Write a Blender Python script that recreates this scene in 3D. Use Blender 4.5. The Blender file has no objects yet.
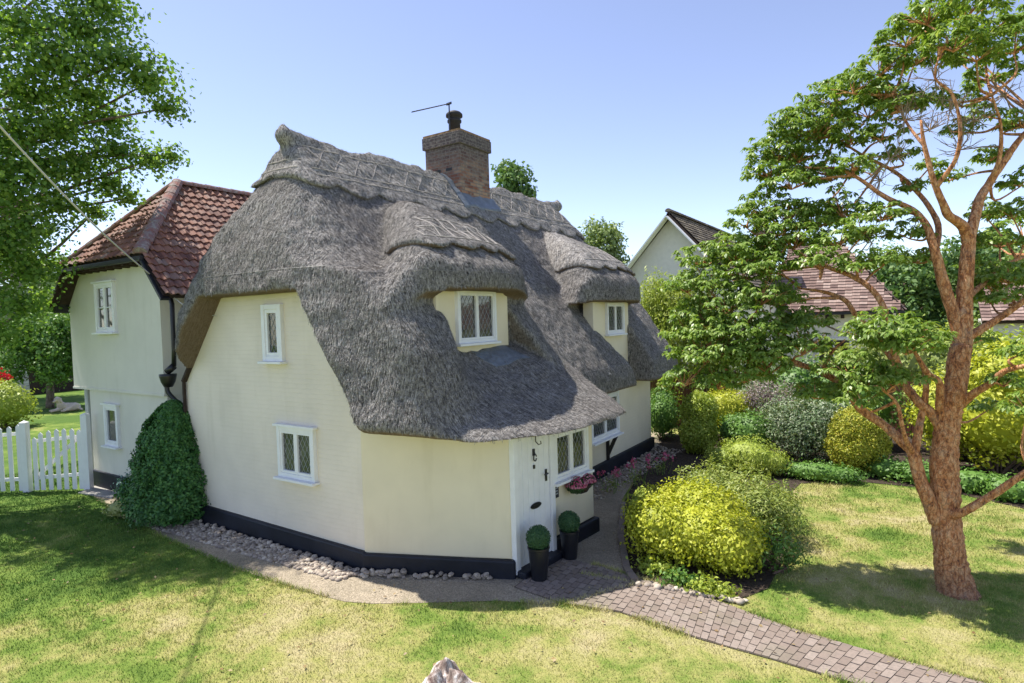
import bpy, math, random
import numpy as np
from mathutils import Vector, Matrix
from mathutils.bvhtree import BVHTree
random.seed(7); RNG = np.random.default_rng(11)
scene = bpy.context.scene
col = scene.collection

# ------------------------------------------------------------------ camera
F_PX, CX, CY = 600.0, 512.0, 341.5
YAW, PITCH, ROLL, CAM_H = math.radians(33.5), math.radians(2.2), 0.03, 3.75
fw = np.array([-math.sin(YAW)*math.cos(PITCH), math.cos(YAW)*math.cos(PITCH), -math.sin(PITCH)])
r0 = np.cross(fw, [0, 0, 1.0]); r0 /= np.linalg.norm(r0); u0 = np.cross(r0, fw)
cr, sr = math.cos(ROLL), math.sin(ROLL)
CR, CU = cr*r0 - sr*u0, cr*u0 + sr*r0
CAM = np.array([0, 0, CAM_H])
def ray(px, py): return fw*F_PX + CR*(px-CX) + CU*(CY-py)
def gnd(px, py, z=0.0):
    d = ray(px, py); return CAM + d*((z-CAM_H)/d[2])
def at(px, py, depth): return CAM + ray(px, py)*(depth/F_PX)
camd = bpy.data.cameras.new('camera'); camd.sensor_width = 36; camd.lens = F_PX/1024*36
camd.clip_start = 0.1; camd.clip_end = 2000
cam = bpy.data.objects.new('camera', camd); col.objects.link(cam)
cam.matrix_world = Matrix(((CR[0], CU[0], -fw[0], 0), (CR[1], CU[1], -fw[1], 0), (CR[2], CU[2], -fw[2], CAM_H), (0, 0, 0, 1)))
scene.camera = cam

# ------------------------------------------------------------------ light
SUN = np.array([-0.436, -0.042, 0.899]); SUN /= np.linalg.norm(SUN)      # towards the sun
w = bpy.data.worlds.new('World'); scene.world = w; w.use_nodes = True
nt = w.node_tree; bg = nt.nodes['Background']
sky = nt.nodes.new('ShaderNodeTexSky'); sky.sky_type = 'NISHITA'; sky.sun_disc = False
sky.sun_elevation = math.asin(SUN[2]); sky.sun_rotation = math.atan2(SUN[0], SUN[1])
sky.air_density = 0.85; sky.dust_density = 0.3; sky.ozone_density = 1.5; sky.altitude = 600
hs = nt.nodes.new('ShaderNodeHueSaturation'); hs.inputs['Saturation'].default_value = 0.86; hs.inputs['Hue'].default_value = 0.512
nt.links.new(sky.outputs[0], hs.inputs['Color']); nt.links.new(hs.outputs[0], bg.inputs[0]); bg.inputs[1].default_value = 0.118
sl = bpy.data.lights.new('sun', 'SUN'); sl.energy = 3.8; sl.angle = math.radians(0.6); sl.color = (1.0, 0.95, 0.86)
so = bpy.data.objects.new('sun', sl); col.objects.link(so)
so.rotation_euler = Vector(SUN).to_track_quat('Z', 'Y').to_euler()
scene.view_settings.view_transform = 'Standard'; scene.view_settings.look = 'None'
scene.view_settings.exposure = 1.08; scene.view_settings.gamma = 1.0

# ------------------------------------------------------------------ object helpers
def tag(o, label=None, cat=None, group=None, kind=None):
    if label: o['label'] = label
    if cat: o['category'] = cat
    if group: o['group'] = group
    if kind: o['kind'] = kind
    return o
def empty(name, loc, label, cat, group=None):
    o = bpy.data.objects.new(name, None); col.objects.link(o); o.location = [float(v) for v in loc]
    o.empty_display_size = 0.2
    return tag(o, label, cat, group)
def root_loc(p):
    while p.parent: p = p.parent
    return np.array(p.location)
def link_mesh(name, V, faces, mat, parent=None, smooth=False, base=None):
    """V world coordinates; faces ndarray (n,3|4) or list"""
    V = np.asarray(V, dtype=np.float32)
    off = root_loc(parent) if parent is not None else (np.array(base, float) if base is not None else np.zeros(3))
    me = bpy.data.meshes.new(name)
    if isinstance(faces, np.ndarray):
        n, k = faces.shape
        me.vertices.add(len(V)); me.vertices.foreach_set('co', (V-off).astype(np.float32).ravel())
        me.loops.add(n*k); me.loops.foreach_set('vertex_index', faces.astype(np.int32).ravel())
        me.polygons.add(n); me.polygons.foreach_set('loop_start', np.arange(0, n*k, k, dtype=np.int32))
        me.update(calc_edges=True)
    else:
        me.from_pydata([tuple(map(float, v)) for v in (V-off)], [], faces); me.update()
    if smooth: me.polygons.foreach_set('use_smooth', np.ones(len(me.polygons), dtype=bool))
    me.materials.append(mat)
    o = bpy.data.objects.new(name, me); col.objects.link(o)
    if parent is not None: o.parent = parent
    elif base is not None: o.location = [float(v) for v in off]
    # children hang on an object at the thing's base
    return o
def nrm(v): v = np.asarray(v, float); return v/(np.linalg.norm(v)+1e-12)
class MB:
    def __init__(s): s.v = []; s.f = []
    def add(s, V, Fc):
        n = len(s.v); s.v.extend([tuple(map(float, p)) for p in V]); s.f.extend([tuple(i+n for i in q) for q in Fc]); return s
    def obox(s, c, ax, ay, az):
        """centre and three half-vectors"""
        c, ax, ay, az = map(lambda q: np.asarray(q, float), (c, ax, ay, az))
        V = [c+i*ax+j*ay+k*az for i in (-1, 1) for j in (-1, 1) for k in (-1, 1)]
        return s.add(V, [(0, 1, 3, 2), (4, 6, 7, 5), (0, 4, 5, 1), (2, 3, 7, 6), (0, 2, 6, 4), (1, 5, 7, 3)])
    def box(s, x0, x1, y0, y1, z0, z1):
        return s.obox(((x0+x1)/2, (y0+y1)/2, (z0+z1)/2), ((x1-x0)/2, 0, 0), (0, (y1-y0)/2, 0), (0, 0, (z1-z0)/2))
    def bar(s, a, b, wid, thk, up=(0, 0, 1)):
        a, b = np.asarray(a, float), np.asarray(b, float); d = nrm(b-a); side = nrm(np.cross(d, up)); u = np.cross(side, d)
        return s.obox((a+b)/2, (b-a)/2, side*wid/2, u*thk/2)
    def prism(s, poly, vec):
        """planar polygon extruded by vec"""
        n = len(poly); P = [np.asarray(p, float) for p in poly]; vec = np.asarray(vec, float)
        V = P+[p+vec for p in P]
        return s.add(V, [tuple(range(n-1, -1, -1)), tuple(range(n, 2*n))]+[(i, (i+1) % n, (i+1) % n+n, i+n) for i in range(n)])
    def tube(s, pts, rad, k=8, cap=True, jit=0.0):
        P = [np.asarray(p, float) for p in pts]; n = len(P)
        if not hasattr(rad, '__len__'): rad = [rad]*n
        T = [nrm(P[min(i+1, n-1)]-P[max(i-1, 0)]) for i in range(n)]
        a = np.array([0, 0, 1.0]) if abs(T[0][2]) < 0.9 else np.array([1.0, 0, 0])
        u = nrm(np.cross(T[0], a)); V = []
        for i in range(n):
            u = nrm(u-T[i]*np.dot(u, T[i])); v = np.cross(T[i], u)
            for j in range(k):
                t = 2*math.pi*j/k; r = rad[i]*(1+(random.uniform(-jit, jit) if jit else 0))
                V.append(P[i]+r*(math.cos(t)*u+math.sin(t)*v))
        Fc = [(i*k+j, i*k+(j+1) % k, (i+1)*k+(j+1) % k, (i+1)*k+j) for i in range(n-1) for j in range(k)]
        if cap: Fc += [tuple(range(k-1, -1, -1)), tuple((n-1)*k+j for j in range(k))]
        return s.add(V, Fc)
    def lathe(s, c, prof, k=20):
        c = np.asarray(c, float); V = []
        for r, z in prof: V += [c+np.array([r*math.cos(2*math.pi*j/k), r*math.sin(2*math.pi*j/k), z]) for j in range(k)]
        n = len(prof)
        Fc = [(i*k+j, i*k+(j+1) % k, (i+1)*k+(j+1) % k, (i+1)*k+j) for i in range(n-1) for j in range(k)]
        Fc += [tuple(range(k-1, -1, -1)), tuple((n-1)*k+j for j in range(k))]
        return s.add(V, Fc)
    def build(s, name, mat, parent=None, smooth=False, base=None, bevel=0.0):
        o = link_mesh(name, np.array(s.v), s.f, mat, parent, smooth, base)
        if bevel:
            m = o.modifiers.new('bevel', 'BEVEL'); m.width = bevel; m.segments = 2; m.limit_method = 'ANGLE'
        return o
def smooth_path(pts, rad, n=5):
    """Catmull-Rom"""
    P = np.array([list(p)+[r] for p, r in zip(pts, rad)], float); out = []
    Q = np.vstack([2*P[0]-P[1], P, 2*P[-1]-P[-2]])
    for i in range(1, len(Q)-2):
        for t in np.linspace(0, 1, n, endpoint=False):
            out.append(0.5*((2*Q[i])+(-Q[i-1]+Q[i+1])*t+(2*Q[i-1]-5*Q[i]+4*Q[i+1]-Q[i+2])*t*t+(-Q[i-1]+3*Q[i]-3*Q[i+1]+Q[i+2])*t**3))
    out.append(P[-1]); out = np.array(out)
    return out[:, :3], np.maximum(out[:, 3], 0.003)

# ------------------------------------------------------------------ material helpers
class Mat:
    def __init__(s, name, rough=0.8, spec=0.3):
        s.m = bpy.data.materials.new(name); s.m.use_nodes = True; s.t = s.m.node_tree
        s.b = s.t.nodes['Principled BSDF']; s.b.inputs['Roughness'].default_value = rough
        s.b.inputs['Specular IOR Level'].default_value = spec
        s.co = s.n('ShaderNodeTexCoord').outputs['Object']
    def n(s, t, **kw):
        nd = s.t.nodes.new(t)
        for k, v in kw.items(): setattr(nd, k, v)
        return nd
    def put(s, sock, v):
        if hasattr(v, 'is_output') or isinstance(v, bpy.types.NodeSocket): s.t.links.new(v, sock)
        else: sock.default_value = (*v, 1) if isinstance(v, tuple) and len(v) == 3 and sock.type == 'RGBA' else v
    def map(s, scale=(1, 1, 1), rot=(0, 0, 0), src=None):
        m = s.n('ShaderNodeMapping'); s.put(m.inputs['Vector'], src or s.co)
        m.inputs['Scale'].default_value = scale; m.inputs['Rotation'].default_value = rot; return m.outputs[0]
    def noise(s, scale=5, detail=4, rough=0.55, vec=None, dist=0.0):
        n = s.n('ShaderNodeTexNoise'); s.put(n.inputs['Vector'], vec or s.co); n.inputs['Scale'].default_value = scale
        n.inputs['Detail'].default_value = detail; n.inputs['Roughness'].default_value = rough; n.inputs['Distortion'].default_value = dist
        return n.outputs['Fac']
    def ramp(s, fac, stops, interp='LINEAR'):
        r = s.n('ShaderNodeValToRGB'); s.put(r.inputs[0], fac); r.color_ramp.interpolation = interp
        e = r.color_ramp.elements
        while len(e) < len(stops): e.new(0.5)
        for el, (p, c) in zip(e, stops): el.position = p; el.color = (*c, 1) if len(c) == 3 else c
        return r.outputs[0]
    def mix(s, fac, a, b, mode='MIX'):
        m = s.n('ShaderNodeMix', data_type='RGBA', blend_type=mode)
        s.put(m.inputs[0], fac); s.put(m.inputs[6], a); s.put(m.inputs[7], b); return m.outputs[2]
    def math(s, op, a, b=0.0, c=0.0, clamp=False):
        m = s.n('ShaderNodeMath', operation=op, use_clamp=clamp)
        s.put(m.inputs[0], a); s.put(m.inputs[1], b)
        s.put(m.inputs[2], c); return m.outputs[0]
    def base(s, c): s.put(s.b.inputs['Base Color'], c); return s
    def bump(s, h, strength=0.5, dist=0.02, prev=None):
        b = s.n('ShaderNodeBump'); s.put(b.inputs['Height'], h); b.inputs['Strength'].default_value = strength; b.inputs['Distance'].default_value = dist
        if prev is not None: s.put(b.inputs['Normal'], prev)
        s.put(s.b.inputs['Normal'], b.outputs[0]); return b.outputs[0]
    def isl(s): return s.n('ShaderNodeNewGeometry').outputs['Random Per Island']
def G(v): return (v, v, v)
def plain(name, c, rough=0.6, spec=0.4, var=0.12, scale=6, bump=0.0):
    m = Mat(name, rough, spec); n = m.noise(scale, 5)
    m.base(m.ramp(n, [(0.3, tuple(x*(1-var) for x in c)), (0.7, tuple(min(1, x*(1+var)) for x in c))]))
    if bump: m.bump(m.noise(scale*8, 4), bump, 0.01)
    return m.m
def leafmat(name, c1, c2, c3=None, trans=0.35, rough=0.5, patch=0.0, pc=None):
    m = Mat(name, rough, 0.35); r = m.isl()
    stops = [(0.0, c1), (0.6, c2)]+([(1.0, c3)] if c3 else [])
    c = m.ramp(r, stops)
    n = m.noise(1.6, 3)
    c = m.mix(m.math('MULTIPLY', n, 0.6), c, tuple(x*0.75 for x in c1))
    if pc: c = m.mix(m.ramp(m.noise(1.1, 4), [(0.5-patch, G(0)), (0.62, G(1))]), c, pc)
    m.base(c)
    t = m.n('ShaderNodeBsdfTranslucent'); m.put(t.inputs[0], m.mix(1.0, c, (1.0, 1.0, 0.45), 'MULTIPLY'))
    ms = m.n('ShaderNodeMixShader'); ms.inputs[0].default_value = trans
    m.t.links.new(m.b.outputs[0], ms.inputs[1]); m.t.links.new(t.outputs[0], ms.inputs[2])
    m.t.links.new(ms.outputs[0], m.t.nodes['Material Output'].inputs[0]); return m.m

# ------------------------------------------------------------------ SDF tools
def smax(a, b, k): h = np.maximum(k-np.abs(a-b), 0)/k; return np.maximum(a, b)+h*h*k*0.25
def smin(a, b, k): h = np.maximum(k-np.abs(a-b), 0)/k; return np.minimum(a, b)-h*h*k*0.25
def surface_nets(Fd, org, h):
    nx, ny, nz = Fd.shape; S = Fd < 0
    c = np.zeros((nx-1, ny-1, nz-1), np.uint8)
    for i in (0, 1):
        for j in (0, 1):
            for k in (0, 1): c += S[i:nx-1+i, j:ny-1+j, k:nz-1+k]
    act = (c > 0) & (c < 8); I = np.argwhere(act); idx = -np.ones(act.shape, np.int32); idx[act] = np.arange(len(I))
    acc = np.zeros((len(I), 3)); cnt = np.zeros(len(I))
    corners = [(i, j, k) for i in (0, 1) for j in (0, 1) for k in (0, 1)]
    val = {q: Fd[I[:, 0]+q[0], I[:, 1]+q[1], I[:, 2]+q[2]] for q in corners}
    for q in corners:
        for ax in range(3):
            if q[ax] == 0:
                p = list(q); p[ax] = 1; p = tuple(p); a, b = val[q], val[p]; m = (a < 0) != (b < 0)
                t = np.where(m, a/np.where(m, a-b, 1), 0)
                pos = np.array(q, float)[None]+np.zeros((len(I), 3)); pos[:, ax] = t
                acc += pos*m[:, None]; cnt += m
    V = np.asarray(org)+(I+acc/cnt[:, None])*h
    Q = []
    for ax in range(3):
        o1, o2 = [(1, 2), (2, 0), (0, 1)][ax]
        a = [slice(1, -1)]*3; a[ax] = slice(0, -1); b = list(a); b[ax] = slice(1, None)
        s0, s1 = S[tuple(a)], S[tuple(b)]; E = np.argwhere(s0 != s1)
        flip = s0[tuple(E.T)]; E = E+1; E[:, ax] -= 1
        d1 = np.zeros(3, int); d1[o1] = 1; d2 = np.zeros(3, int); d2[o2] = 1
        q = [idx[tuple((E-e).T)] for e in (d1+d2, d2, d1*0, d1)]
        Qa = np.stack(q, 1); Qa[~flip] = Qa[~flip][:, ::-1]; Q.append(Qa)
    return V, np.vstack(Q)
def grid(lo, hi, h):
    ax = [np.arange(l, u+h, h, dtype=np.float32) for l, u in zip(lo, hi)]
    return np.meshgrid(*ax, indexing='ij')
_P = RNG.random((64, 64, 64)).astype(np.float32)
def vnoise(x, y, z):
    """tiling value noise, numpy"""
    xi, yi, zi = np.floor(x).astype(int), np.floor(y).astype(int), np.floor(z).astype(int)
    fx, fy, fz = x-xi, y-yi, z-zi; fx, fy, fz = fx*fx*(3-2*fx), fy*fy*(3-2*fy), fz*fz*(3-2*fz)
    g = lambda a, b, c: _P[(xi+a) & 63, (yi+b) & 63, (zi+c) & 63]
    l = lambda a, b, t: a+(b-a)*t
    return l(l(l(g(0, 0, 0), g(1, 0, 0), fx), l(g(0, 1, 0), g(1, 1, 0), fx), fy),
             l(l(g(0, 0, 1), g(1, 0, 1), fx), l(g(0, 1, 1), g(1, 1, 1), fx), fy), fz)-0.5
def capsule(X, Y, Z, a, b, ra, rb):
    a, b = np.asarray(a, float), np.asarray(b, float); d = b-a; L = d@d
    t = np.clip(((X-a[0])*d[0]+(Y-a[1])*d[1]+(Z-a[2])*d[2])/L, 0, 1)
    return np.sqrt((X-a[0]-t*d[0])**2+(Y-a[1]-t*d[1])**2+(Z-a[2]-t*d[2])**2)-(ra+(rb-ra)*t)
def face_samples(V, Q, n, mask=None):
    a = np.linalg.norm(np.cross(V[Q[:, 1]]-V[Q[:, 0]], V[Q[:, 2]]-V[Q[:, 0]]), axis=1)
    N = np.cross(V[Q[:, 2]]-V[Q[:, 0]], V[Q[:, 3]]-V[Q[:, 1]]); N /= np.linalg.norm(N, axis=1)[:, None]+1e-9
    if mask is not None: a = a*mask(V[Q].mean(1), N)
    i = RNG.choice(len(Q), n, p=a/a.sum()); r = RNG.random((n, 2, 1)); P = V[Q[i]]
    p = (P[:, 0]*(1-r[:, 0])+P[:, 1]*r[:, 0])*(1-r[:, 1])+(P[:, 3]*(1-r[:, 0])+P[:, 2]*r[:, 0])*r[:, 1]
    return p, N[i]

# ------------------------------------------------------------------ leaves
def leaf_arrays(P, N, size, aspect=0.5, fold=0.25, droop=None, var=0.35):
    """one folded four-corner leaf per point"""
    n = len(P); N = N/(np.linalg.norm(N, axis=1)[:, None]+1e-9)
    T = RNG.normal(size=(n, 3));
    if droop is not None: T = T*0.7+np.asarray(droop)
    T -= N*np.sum(T*N, 1)[:, None]; T /= np.linalg.norm(T, axis=1)[:, None]+1e-9
    B = np.cross(N, T); s = (size*(1+RNG.uniform(-var, var, n)))[:, None]
    a = P-T*s*0.5; b = P+B*s*aspect*0.5+N*s*fold*0.3; c = P+T*s*0.5-N*s*fold*0.4; d = P-B*s*aspect*0.5+N*s*fold*0.3
    V = np.stack([a, b, c, d], 1).reshape(-1, 3); Q = np.arange(4*n).reshape(-1, 4)
    return V, Q
def rnd_dirs(n, up=0.0):
    d = RNG.normal(size=(n, 3)); d /= np.linalg.norm(d, axis=1)[:, None]
    if up: d[:, 2] = np.abs(d[:, 2])*up+d[:, 2]*(1-up)
    return d/np.linalg.norm(d, axis=1)[:, None]
# ------------------------------------------------------------------ materials
def wallmat(name, c, brick=False, ax='x'):
    m = Mat(name, 0.85, 0.2)
    n1 = m.noise(0.9, 4); n2 = m.noise(14, 4)
    a = m.mix(m.ramp(n1, [(0.35, G(0)), (0.7, G(1))]), c, tuple(x*0.88 for x in c))
    # damp staining towards the ground and weather streaks
    st = m.noise(1.0, 5, vec=m.map((4, 4, 0.7)))
    a = m.mix(m.ramp(st, [(0.55, G(0)), (0.8, G(0.3))]), a, (c[0]*0.72, c[1]*0.70, c[2]*0.62))
    m.base(a)
    h = m.math('MULTIPLY', n2, 0.35)
    if brick:
        b = m.n('ShaderNodeTexBrick'); rot = (math.radians(90), 0, 0) if ax == 'x' else (math.radians(90), 0, math.radians(90))
        sp = m.n('ShaderNodeSeparateXYZ'); m.put(sp.inputs[0], m.co); cb = m.n('ShaderNodeCombineXYZ')
        m.put(cb.inputs[0], sp.outputs[0 if ax == 'x' else 1]); m.put(cb.inputs[1], sp.outputs[2])
        wob = m.n('ShaderNodeVectorMath', operation='ADD'); m.put(wob.inputs[0], cb.outputs[0])
        nn = m.n('ShaderNodeTexNoise'); nn.inputs['Scale'].default_value = 2.5
        sc = m.n('ShaderNodeVectorMath', operation='SCALE'); m.put(sc.inputs[0], nn.outputs['Color']); sc.inputs['Scale'].default_value = 0.03
        m.put(nn.inputs['Vector'], m.co); m.put(wob.inputs[1], sc.outputs[0])
        m.put(b.inputs['Vector'], wob.outputs[0]); b.inputs['Scale'].default_value = 1.0
        b.inputs['Brick Width'].default_value = 0.225; b.inputs['Row Height'].default_value = 0.15 if False else 0.078
        b.inputs['Mortar Size'].default_value = 0.007; b.inputs['Mortar Smooth'].default_value = 0.9
        b.inputs['Color1'].default_value = (1, 1, 1, 1); b.inputs['Color2'].default_value = (0.75, 0.75, 0.75, 1); b.inputs['Mortar'].default_value = (0, 0, 0, 1)
        h = m.math('ADD', h, b.outputs['Color'])
    m.bump(h, 0.45, 0.007)
    return m.m
M_gable = wallmat('painted_brick_cream', (0.82, 0.735, 0.62), True, 'x')
M_long = wallmat('painted_brick_yellow', (0.82, 0.73, 0.54), True, 'y')
M_porch = wallmat('render_yellow', (0.82, 0.73, 0.54))
M_annex = wallmat('render_pale', (0.72, 0.69, 0.61))
M_white = plain('white_paint', (0.80, 0.80, 0.80), 0.45, 0.4, 0.04)
M_plinth = plain('black_plinth_paint', (0.011, 0.013, 0.022), 0.55, 0.35, 0.4, 3, 0.3)
M_iron = plain('black_iron', (0.012, 0.012, 0.014), 0.4, 0.5)
M_lead = plain('lead', (0.13, 0.15, 0.175), 0.45, 0.5, 0.25, 9, 0.3)
mg = Mat('window_glass', 0.04, 0.9); mg.base(mg.mix(mg.ramp(mg.noise(2.2, 3), [(0.4, G(0)), (0.65, G(1))]), (0.02, 0.022, 0.024), (0.085, 0.085, 0.075))); mg.bump(mg.noise(7, 3), 0.35, 0.004); M_glass = mg.m
M_leadline = plain('lead_came', (0.42, 0.44, 0.46), 0.45, 0.5)
M_curtain = plain('curtain_cloth', (0.30, 0.27, 0.24), 0.9, 0.1)
M_hazel = plain('hazel_rod', (0.44, 0.40, 0.36), 0.8, 0.2, 0.2, 20)
M_wire = plain('galvanised_wire', (0.26, 0.25, 0.245), 0.5, 0.5)
M_darkwood = plain('dark_wood', (0.05, 0.035, 0.028), 0.8, 0.2, 0.3, 9, 0.3)

def thatchmat(name, tint=1.0, brown=(0.15, 0.105, 0.068)):
    m = Mat(name, 0.95, 0.08)
    geo = m.n('ShaderNodeNewGeometry'); sn = m.n('ShaderNodeSeparateXYZ'); m.put(sn.inputs[0], geo.outputs['Normal'])
    ax, ay = m.math('ABSOLUTE', sn.outputs[0]), m.math('ABSOLUTE', sn.outputs[1])
    wf = m.math('SUBTRACT', m.math('MULTIPLY', m.math('SUBTRACT', ay, ax), 2.0), -0.5, clamp=True)
    sR = m.noise(1, 3, 0.7, vec=m.map((0.01, 62, 7))); sF = m.noise(1, 3, 0.7, vec=m.map((62, 0.01, 7)))
    st = m.mix(wf, sR, sF)
    cl = m.noise(17, 5, 0.75); big = m.noise(0.9, 4); fine = m.noise(45, 3, 0.75)
    v = m.math('ADD', m.math('MULTIPLY', st, 0.46), m.math('MULTIPLY', cl, 0.32)); v = m.math('ADD', v, m.math('MULTIPLY', fine, 0.22))
    c = m.ramp(v, [(0.39, (0.060*tint, 0.055*tint, 0.051*tint)), (0.47, (0.27*tint, 0.252*tint, 0.235*tint)), (0.545, (0.60*tint, 0.565*tint, 0.525*tint)), (0.64, (0.80*tint, 0.76*tint, 0.72*tint))])
    c = m.mix(m.ramp(big, [(0.35, G(0.0)), (0.7, G(0.55))]), c, m.mix(1.0, c, (0.66, 0.64, 0.64), 'MULTIPLY'))
    c = m.mix(1.0, c, m.ramp(m.isl(), [(0.0, G(0.60)), (0.4, G(1.0)), (1.0, (1.0, 1.0, 1.0))]), 'MULTIPLY')
    # straw under the eaves never weathers grey
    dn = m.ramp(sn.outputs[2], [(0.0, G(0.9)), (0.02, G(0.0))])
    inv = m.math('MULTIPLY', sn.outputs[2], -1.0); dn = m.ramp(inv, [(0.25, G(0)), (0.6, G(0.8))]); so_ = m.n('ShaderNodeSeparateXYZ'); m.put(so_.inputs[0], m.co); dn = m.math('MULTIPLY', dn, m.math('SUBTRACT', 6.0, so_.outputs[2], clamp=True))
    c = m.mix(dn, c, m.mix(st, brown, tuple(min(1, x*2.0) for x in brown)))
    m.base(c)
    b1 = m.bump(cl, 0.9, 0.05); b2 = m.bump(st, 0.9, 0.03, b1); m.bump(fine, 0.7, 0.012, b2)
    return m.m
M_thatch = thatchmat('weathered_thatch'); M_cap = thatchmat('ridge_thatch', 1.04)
mm = Mat('straw_soffit', 0.95, 0.1)
s_ = mm.noise(1, 4, 0.7, vec=mm.map((60, 8, 14))); mm.base(mm.ramp(s_, [(0.3, (0.07, 0.045, 0.028)), (0.6, (0.24, 0.16, 0.10)), (0.8, (0.36, 0.28, 0.19))])); mm.bump(s_, 0.8, 0.02)
M_soffit = mm.m

# ------------------------------------------------------------------ thatched cottage
cot = empty('thatched_cottage', (-9.0, 9.0, 0), 'thatched cream cottage with brick chimney, two thatched dormers and a corner entrance under sweeping thatch', 'cottage')
def XR(Y): return -9.2+0.035*(Y-6.8)
def roof_fields(X, Y, Z, n=0.0):
    R = (X-XR(Y))*0.783+(Z-7.12)*0.623+n-0.08*np.exp(-((Z-4.1)/1.35)**2); L = -(X-XR(Y))*0.783+(Z-7.12)*0.623+n
    F = -(Y-6.95)*0.868+(Z-7.12)*0.497+n
    Fr = smax(F, 5.62-Y+n, 0.6)
    kk = np.clip((7.3-Z)/3.0, 0.06, 1)
    M = smax(smax(R, Fr, 1.5*kk), smax(L, Fr, 1.1*kk), 0.2)
    B = smax((Y-15.9)*0.868+(Z-7.12)*0.497+n, Y-16.55+n, 0.5)
    return R, smax(M, B, 0.6)
def hood(X, Y, Z, y0, y1, zb, n=0.0):
    yc_ = (y0+y1)/2; cv = 0.23*np.minimum((Y-yc_)**2, 4)
    T = ((Z-6.0)+0.3*(X+8.0))/1.044; Fp = 0.656*(X+7.1+cv*0.8)+0.754*(Z-5.93)
    tp_ = np.clip(-6.05-X, 0, 2); sL = (y0+0.6*tp_-Y)*0.93+(Z-zb)*0.36; sRr = (Y-y1+0.12*tp_)*0.88+(Z-zb)*0.47
    S = smax(smax(T, Fp, 0.7), smax(sL, sRr, 0.2), 0.55)+n
    S = smax(S, X+5.52+cv+n*0.6, 0.14); S = np.maximum(S, -8.7-X)
    return S
HOODS = [(6.30, 9.95, 4.2), (11.80, 15.45, 4.05)]
def lumps(X, Y, Z): return vnoise(X*1.1, Y*1.1, Z*1.1)*0.07+vnoise(X*4, Y*4, Z*4)*0.05+vnoise(X*10, Y*10, Z*6)*0.04
H_ = 0.048
X, Y, Z = grid((-13.0, 5.0, 1.75), (-3.7, 17.0, 7.5), H_)
n = lumps(X, Y, Z)
R, M = roof_fields(X, Y, Z, n)
TOP = M.copy()
M = smax(M, X+5.33+n*0.6, 0.14); M = smax(M, -(X+11.62)+n, 0.35); M = smax(M, -(X+11.05)*0.707-(Y-5.42)*0.707+n, 0.45)
zb = 2.06+0.5/(1+np.exp((X+10)*4))+0.25*np.clip((7.4-Y)/0.6, 0, 1); M = smax(M, zb-Z, 0.12)
S = M
dh = (X+6.67)*0.41-(Y-5.62)*0.912
PX = (X+4.02)*0.468+(Z-2.12)*0.884+n*0.7; PF = dh*0.62+(Z-2.36)*0.785+n*0.7
P = smax(PX, PF, 1.3); P = smax(P, smax(X+3.98, dh, 0.6), 0.10); P = smax(P, Y-9.65+0.35*(X+4), 0.12)
P = smax(P, 2.06+0.20*np.clip((-5.0-X)/0.8, 0, 1)-Z, 0.06); P = np.maximum(P, -9.0-X)
S = smin(S, P, 0.25)
for k, (y0, y1, z0) in enumerate(HOODS):
    S = smin(S, np.maximum(hood(X, Y, Z, y0, y1, z0, n), z0-Z), 0.14)
ch = smax(smax((X+6.42)*0.66+(Z-4.24)*0.75+n, Y-7.16, 0.08), 6.1-Y, 0.4); ch = smax(smax(np.maximum(ch, Z-4.5), X+5.45, 0.7), 2.4-Z, 0.3); S = smin(S, np.maximum(ch, -7.6-X), 0.5)
ch = smax(smax((X+6.20)*0.785+(Z-4.16)*0.62+n, Y-9.85, 0.5), 8.75-Y, 0.08); ch = smax(smax(np.maximum(ch, Z-4.5), X+5.30, 0.5), 2.3-Z, 0.3); S = smin(S, np.maximum(ch, -7.6-X), 0.4)
# gable opening, then the two dormer recesses
O = np.maximum(np.maximum(Z-4.28, (X+7.72)*0.83+(Z-4.23)*0.56), np.maximum(-(X+10.42)*0.77+(Z-4.25)*0.638, Y-6.28))
S = smax(S, -O, 0.07)
S = smax(S, -np.maximum(np.maximum(X+6.45, Y-15.9), np.maximum(6.4-Y, Z-2.9)), 0.1)
N1 = np.maximum(np.maximum(-6.06-X, Z-4.19), np.maximum(7.05+(4.19-Z)*0.8-Y, Y-8.82-(4.19-Z)*0.45)); N1 = np.maximum(N1, (3.27-0.53*(X+6))-Z)
N2 = np.maximum(np.maximum(-6.06-X, Z-4.05), np.maximum(12.25+(4.05-Z)*0.6-Y, Y-14.42))
S = smax(S, -N1, 0.08); S = smax(S, -N2, 0.08)
V, Q = surface_nets(S, (-13.0, 5.0, 1.75), H_)
def straw(V, Q, n, L=0.12, wid=0.011, lift=0.022, mask=None):
    p, N = face_samples(V, Q, n, mask)
    d = np.zeros_like(p); d[:, 2] = -1; d -= N*np.sum(d*N, 1)[:, None]; d += RNG.normal(size=d.shape)*0.15
    d -= N*np.sum(d*N, 1)[:, None]*0.9; d /= np.linalg.norm(d, axis=1)[:, None]+1e-9
    b = np.cross(N, d); l = (L*RNG.uniform(0.5, 1.4, n))[:, None]; ww = (wid*RNG.uniform(0.5, 1.5, n))[:, None]
    tip = p+d*l*0.5+N*(lift*RNG.uniform(0.2, 1.6, n))[:, None]; st = p-d*l*0.5-N*0.006
    return np.stack([st-b*ww*0.5, st+b*ww*0.5, tip+b*ww*0.35, tip-b*ww*0.35], 1).reshape(-1, 3), np.arange(4*n).reshape(-1, 4)
vis = lambda c, N: ((N[:, 0] > -0.55) | (N[:, 1] < -0.3))*(N[:, 2] > -0.1)*1.0
SV, SQ = straw(V, Q, 200000, 0.085, 0.0065, 0.014, mask=vis)
thatch_bvh = BVHTree.FromPolygons(V.tolist(), Q.tolist())
link_mesh('thatch', np.vstack([V, SV]), np.vstack([Q, SQ+len(V)]), M_thatch, cot, True)
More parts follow.
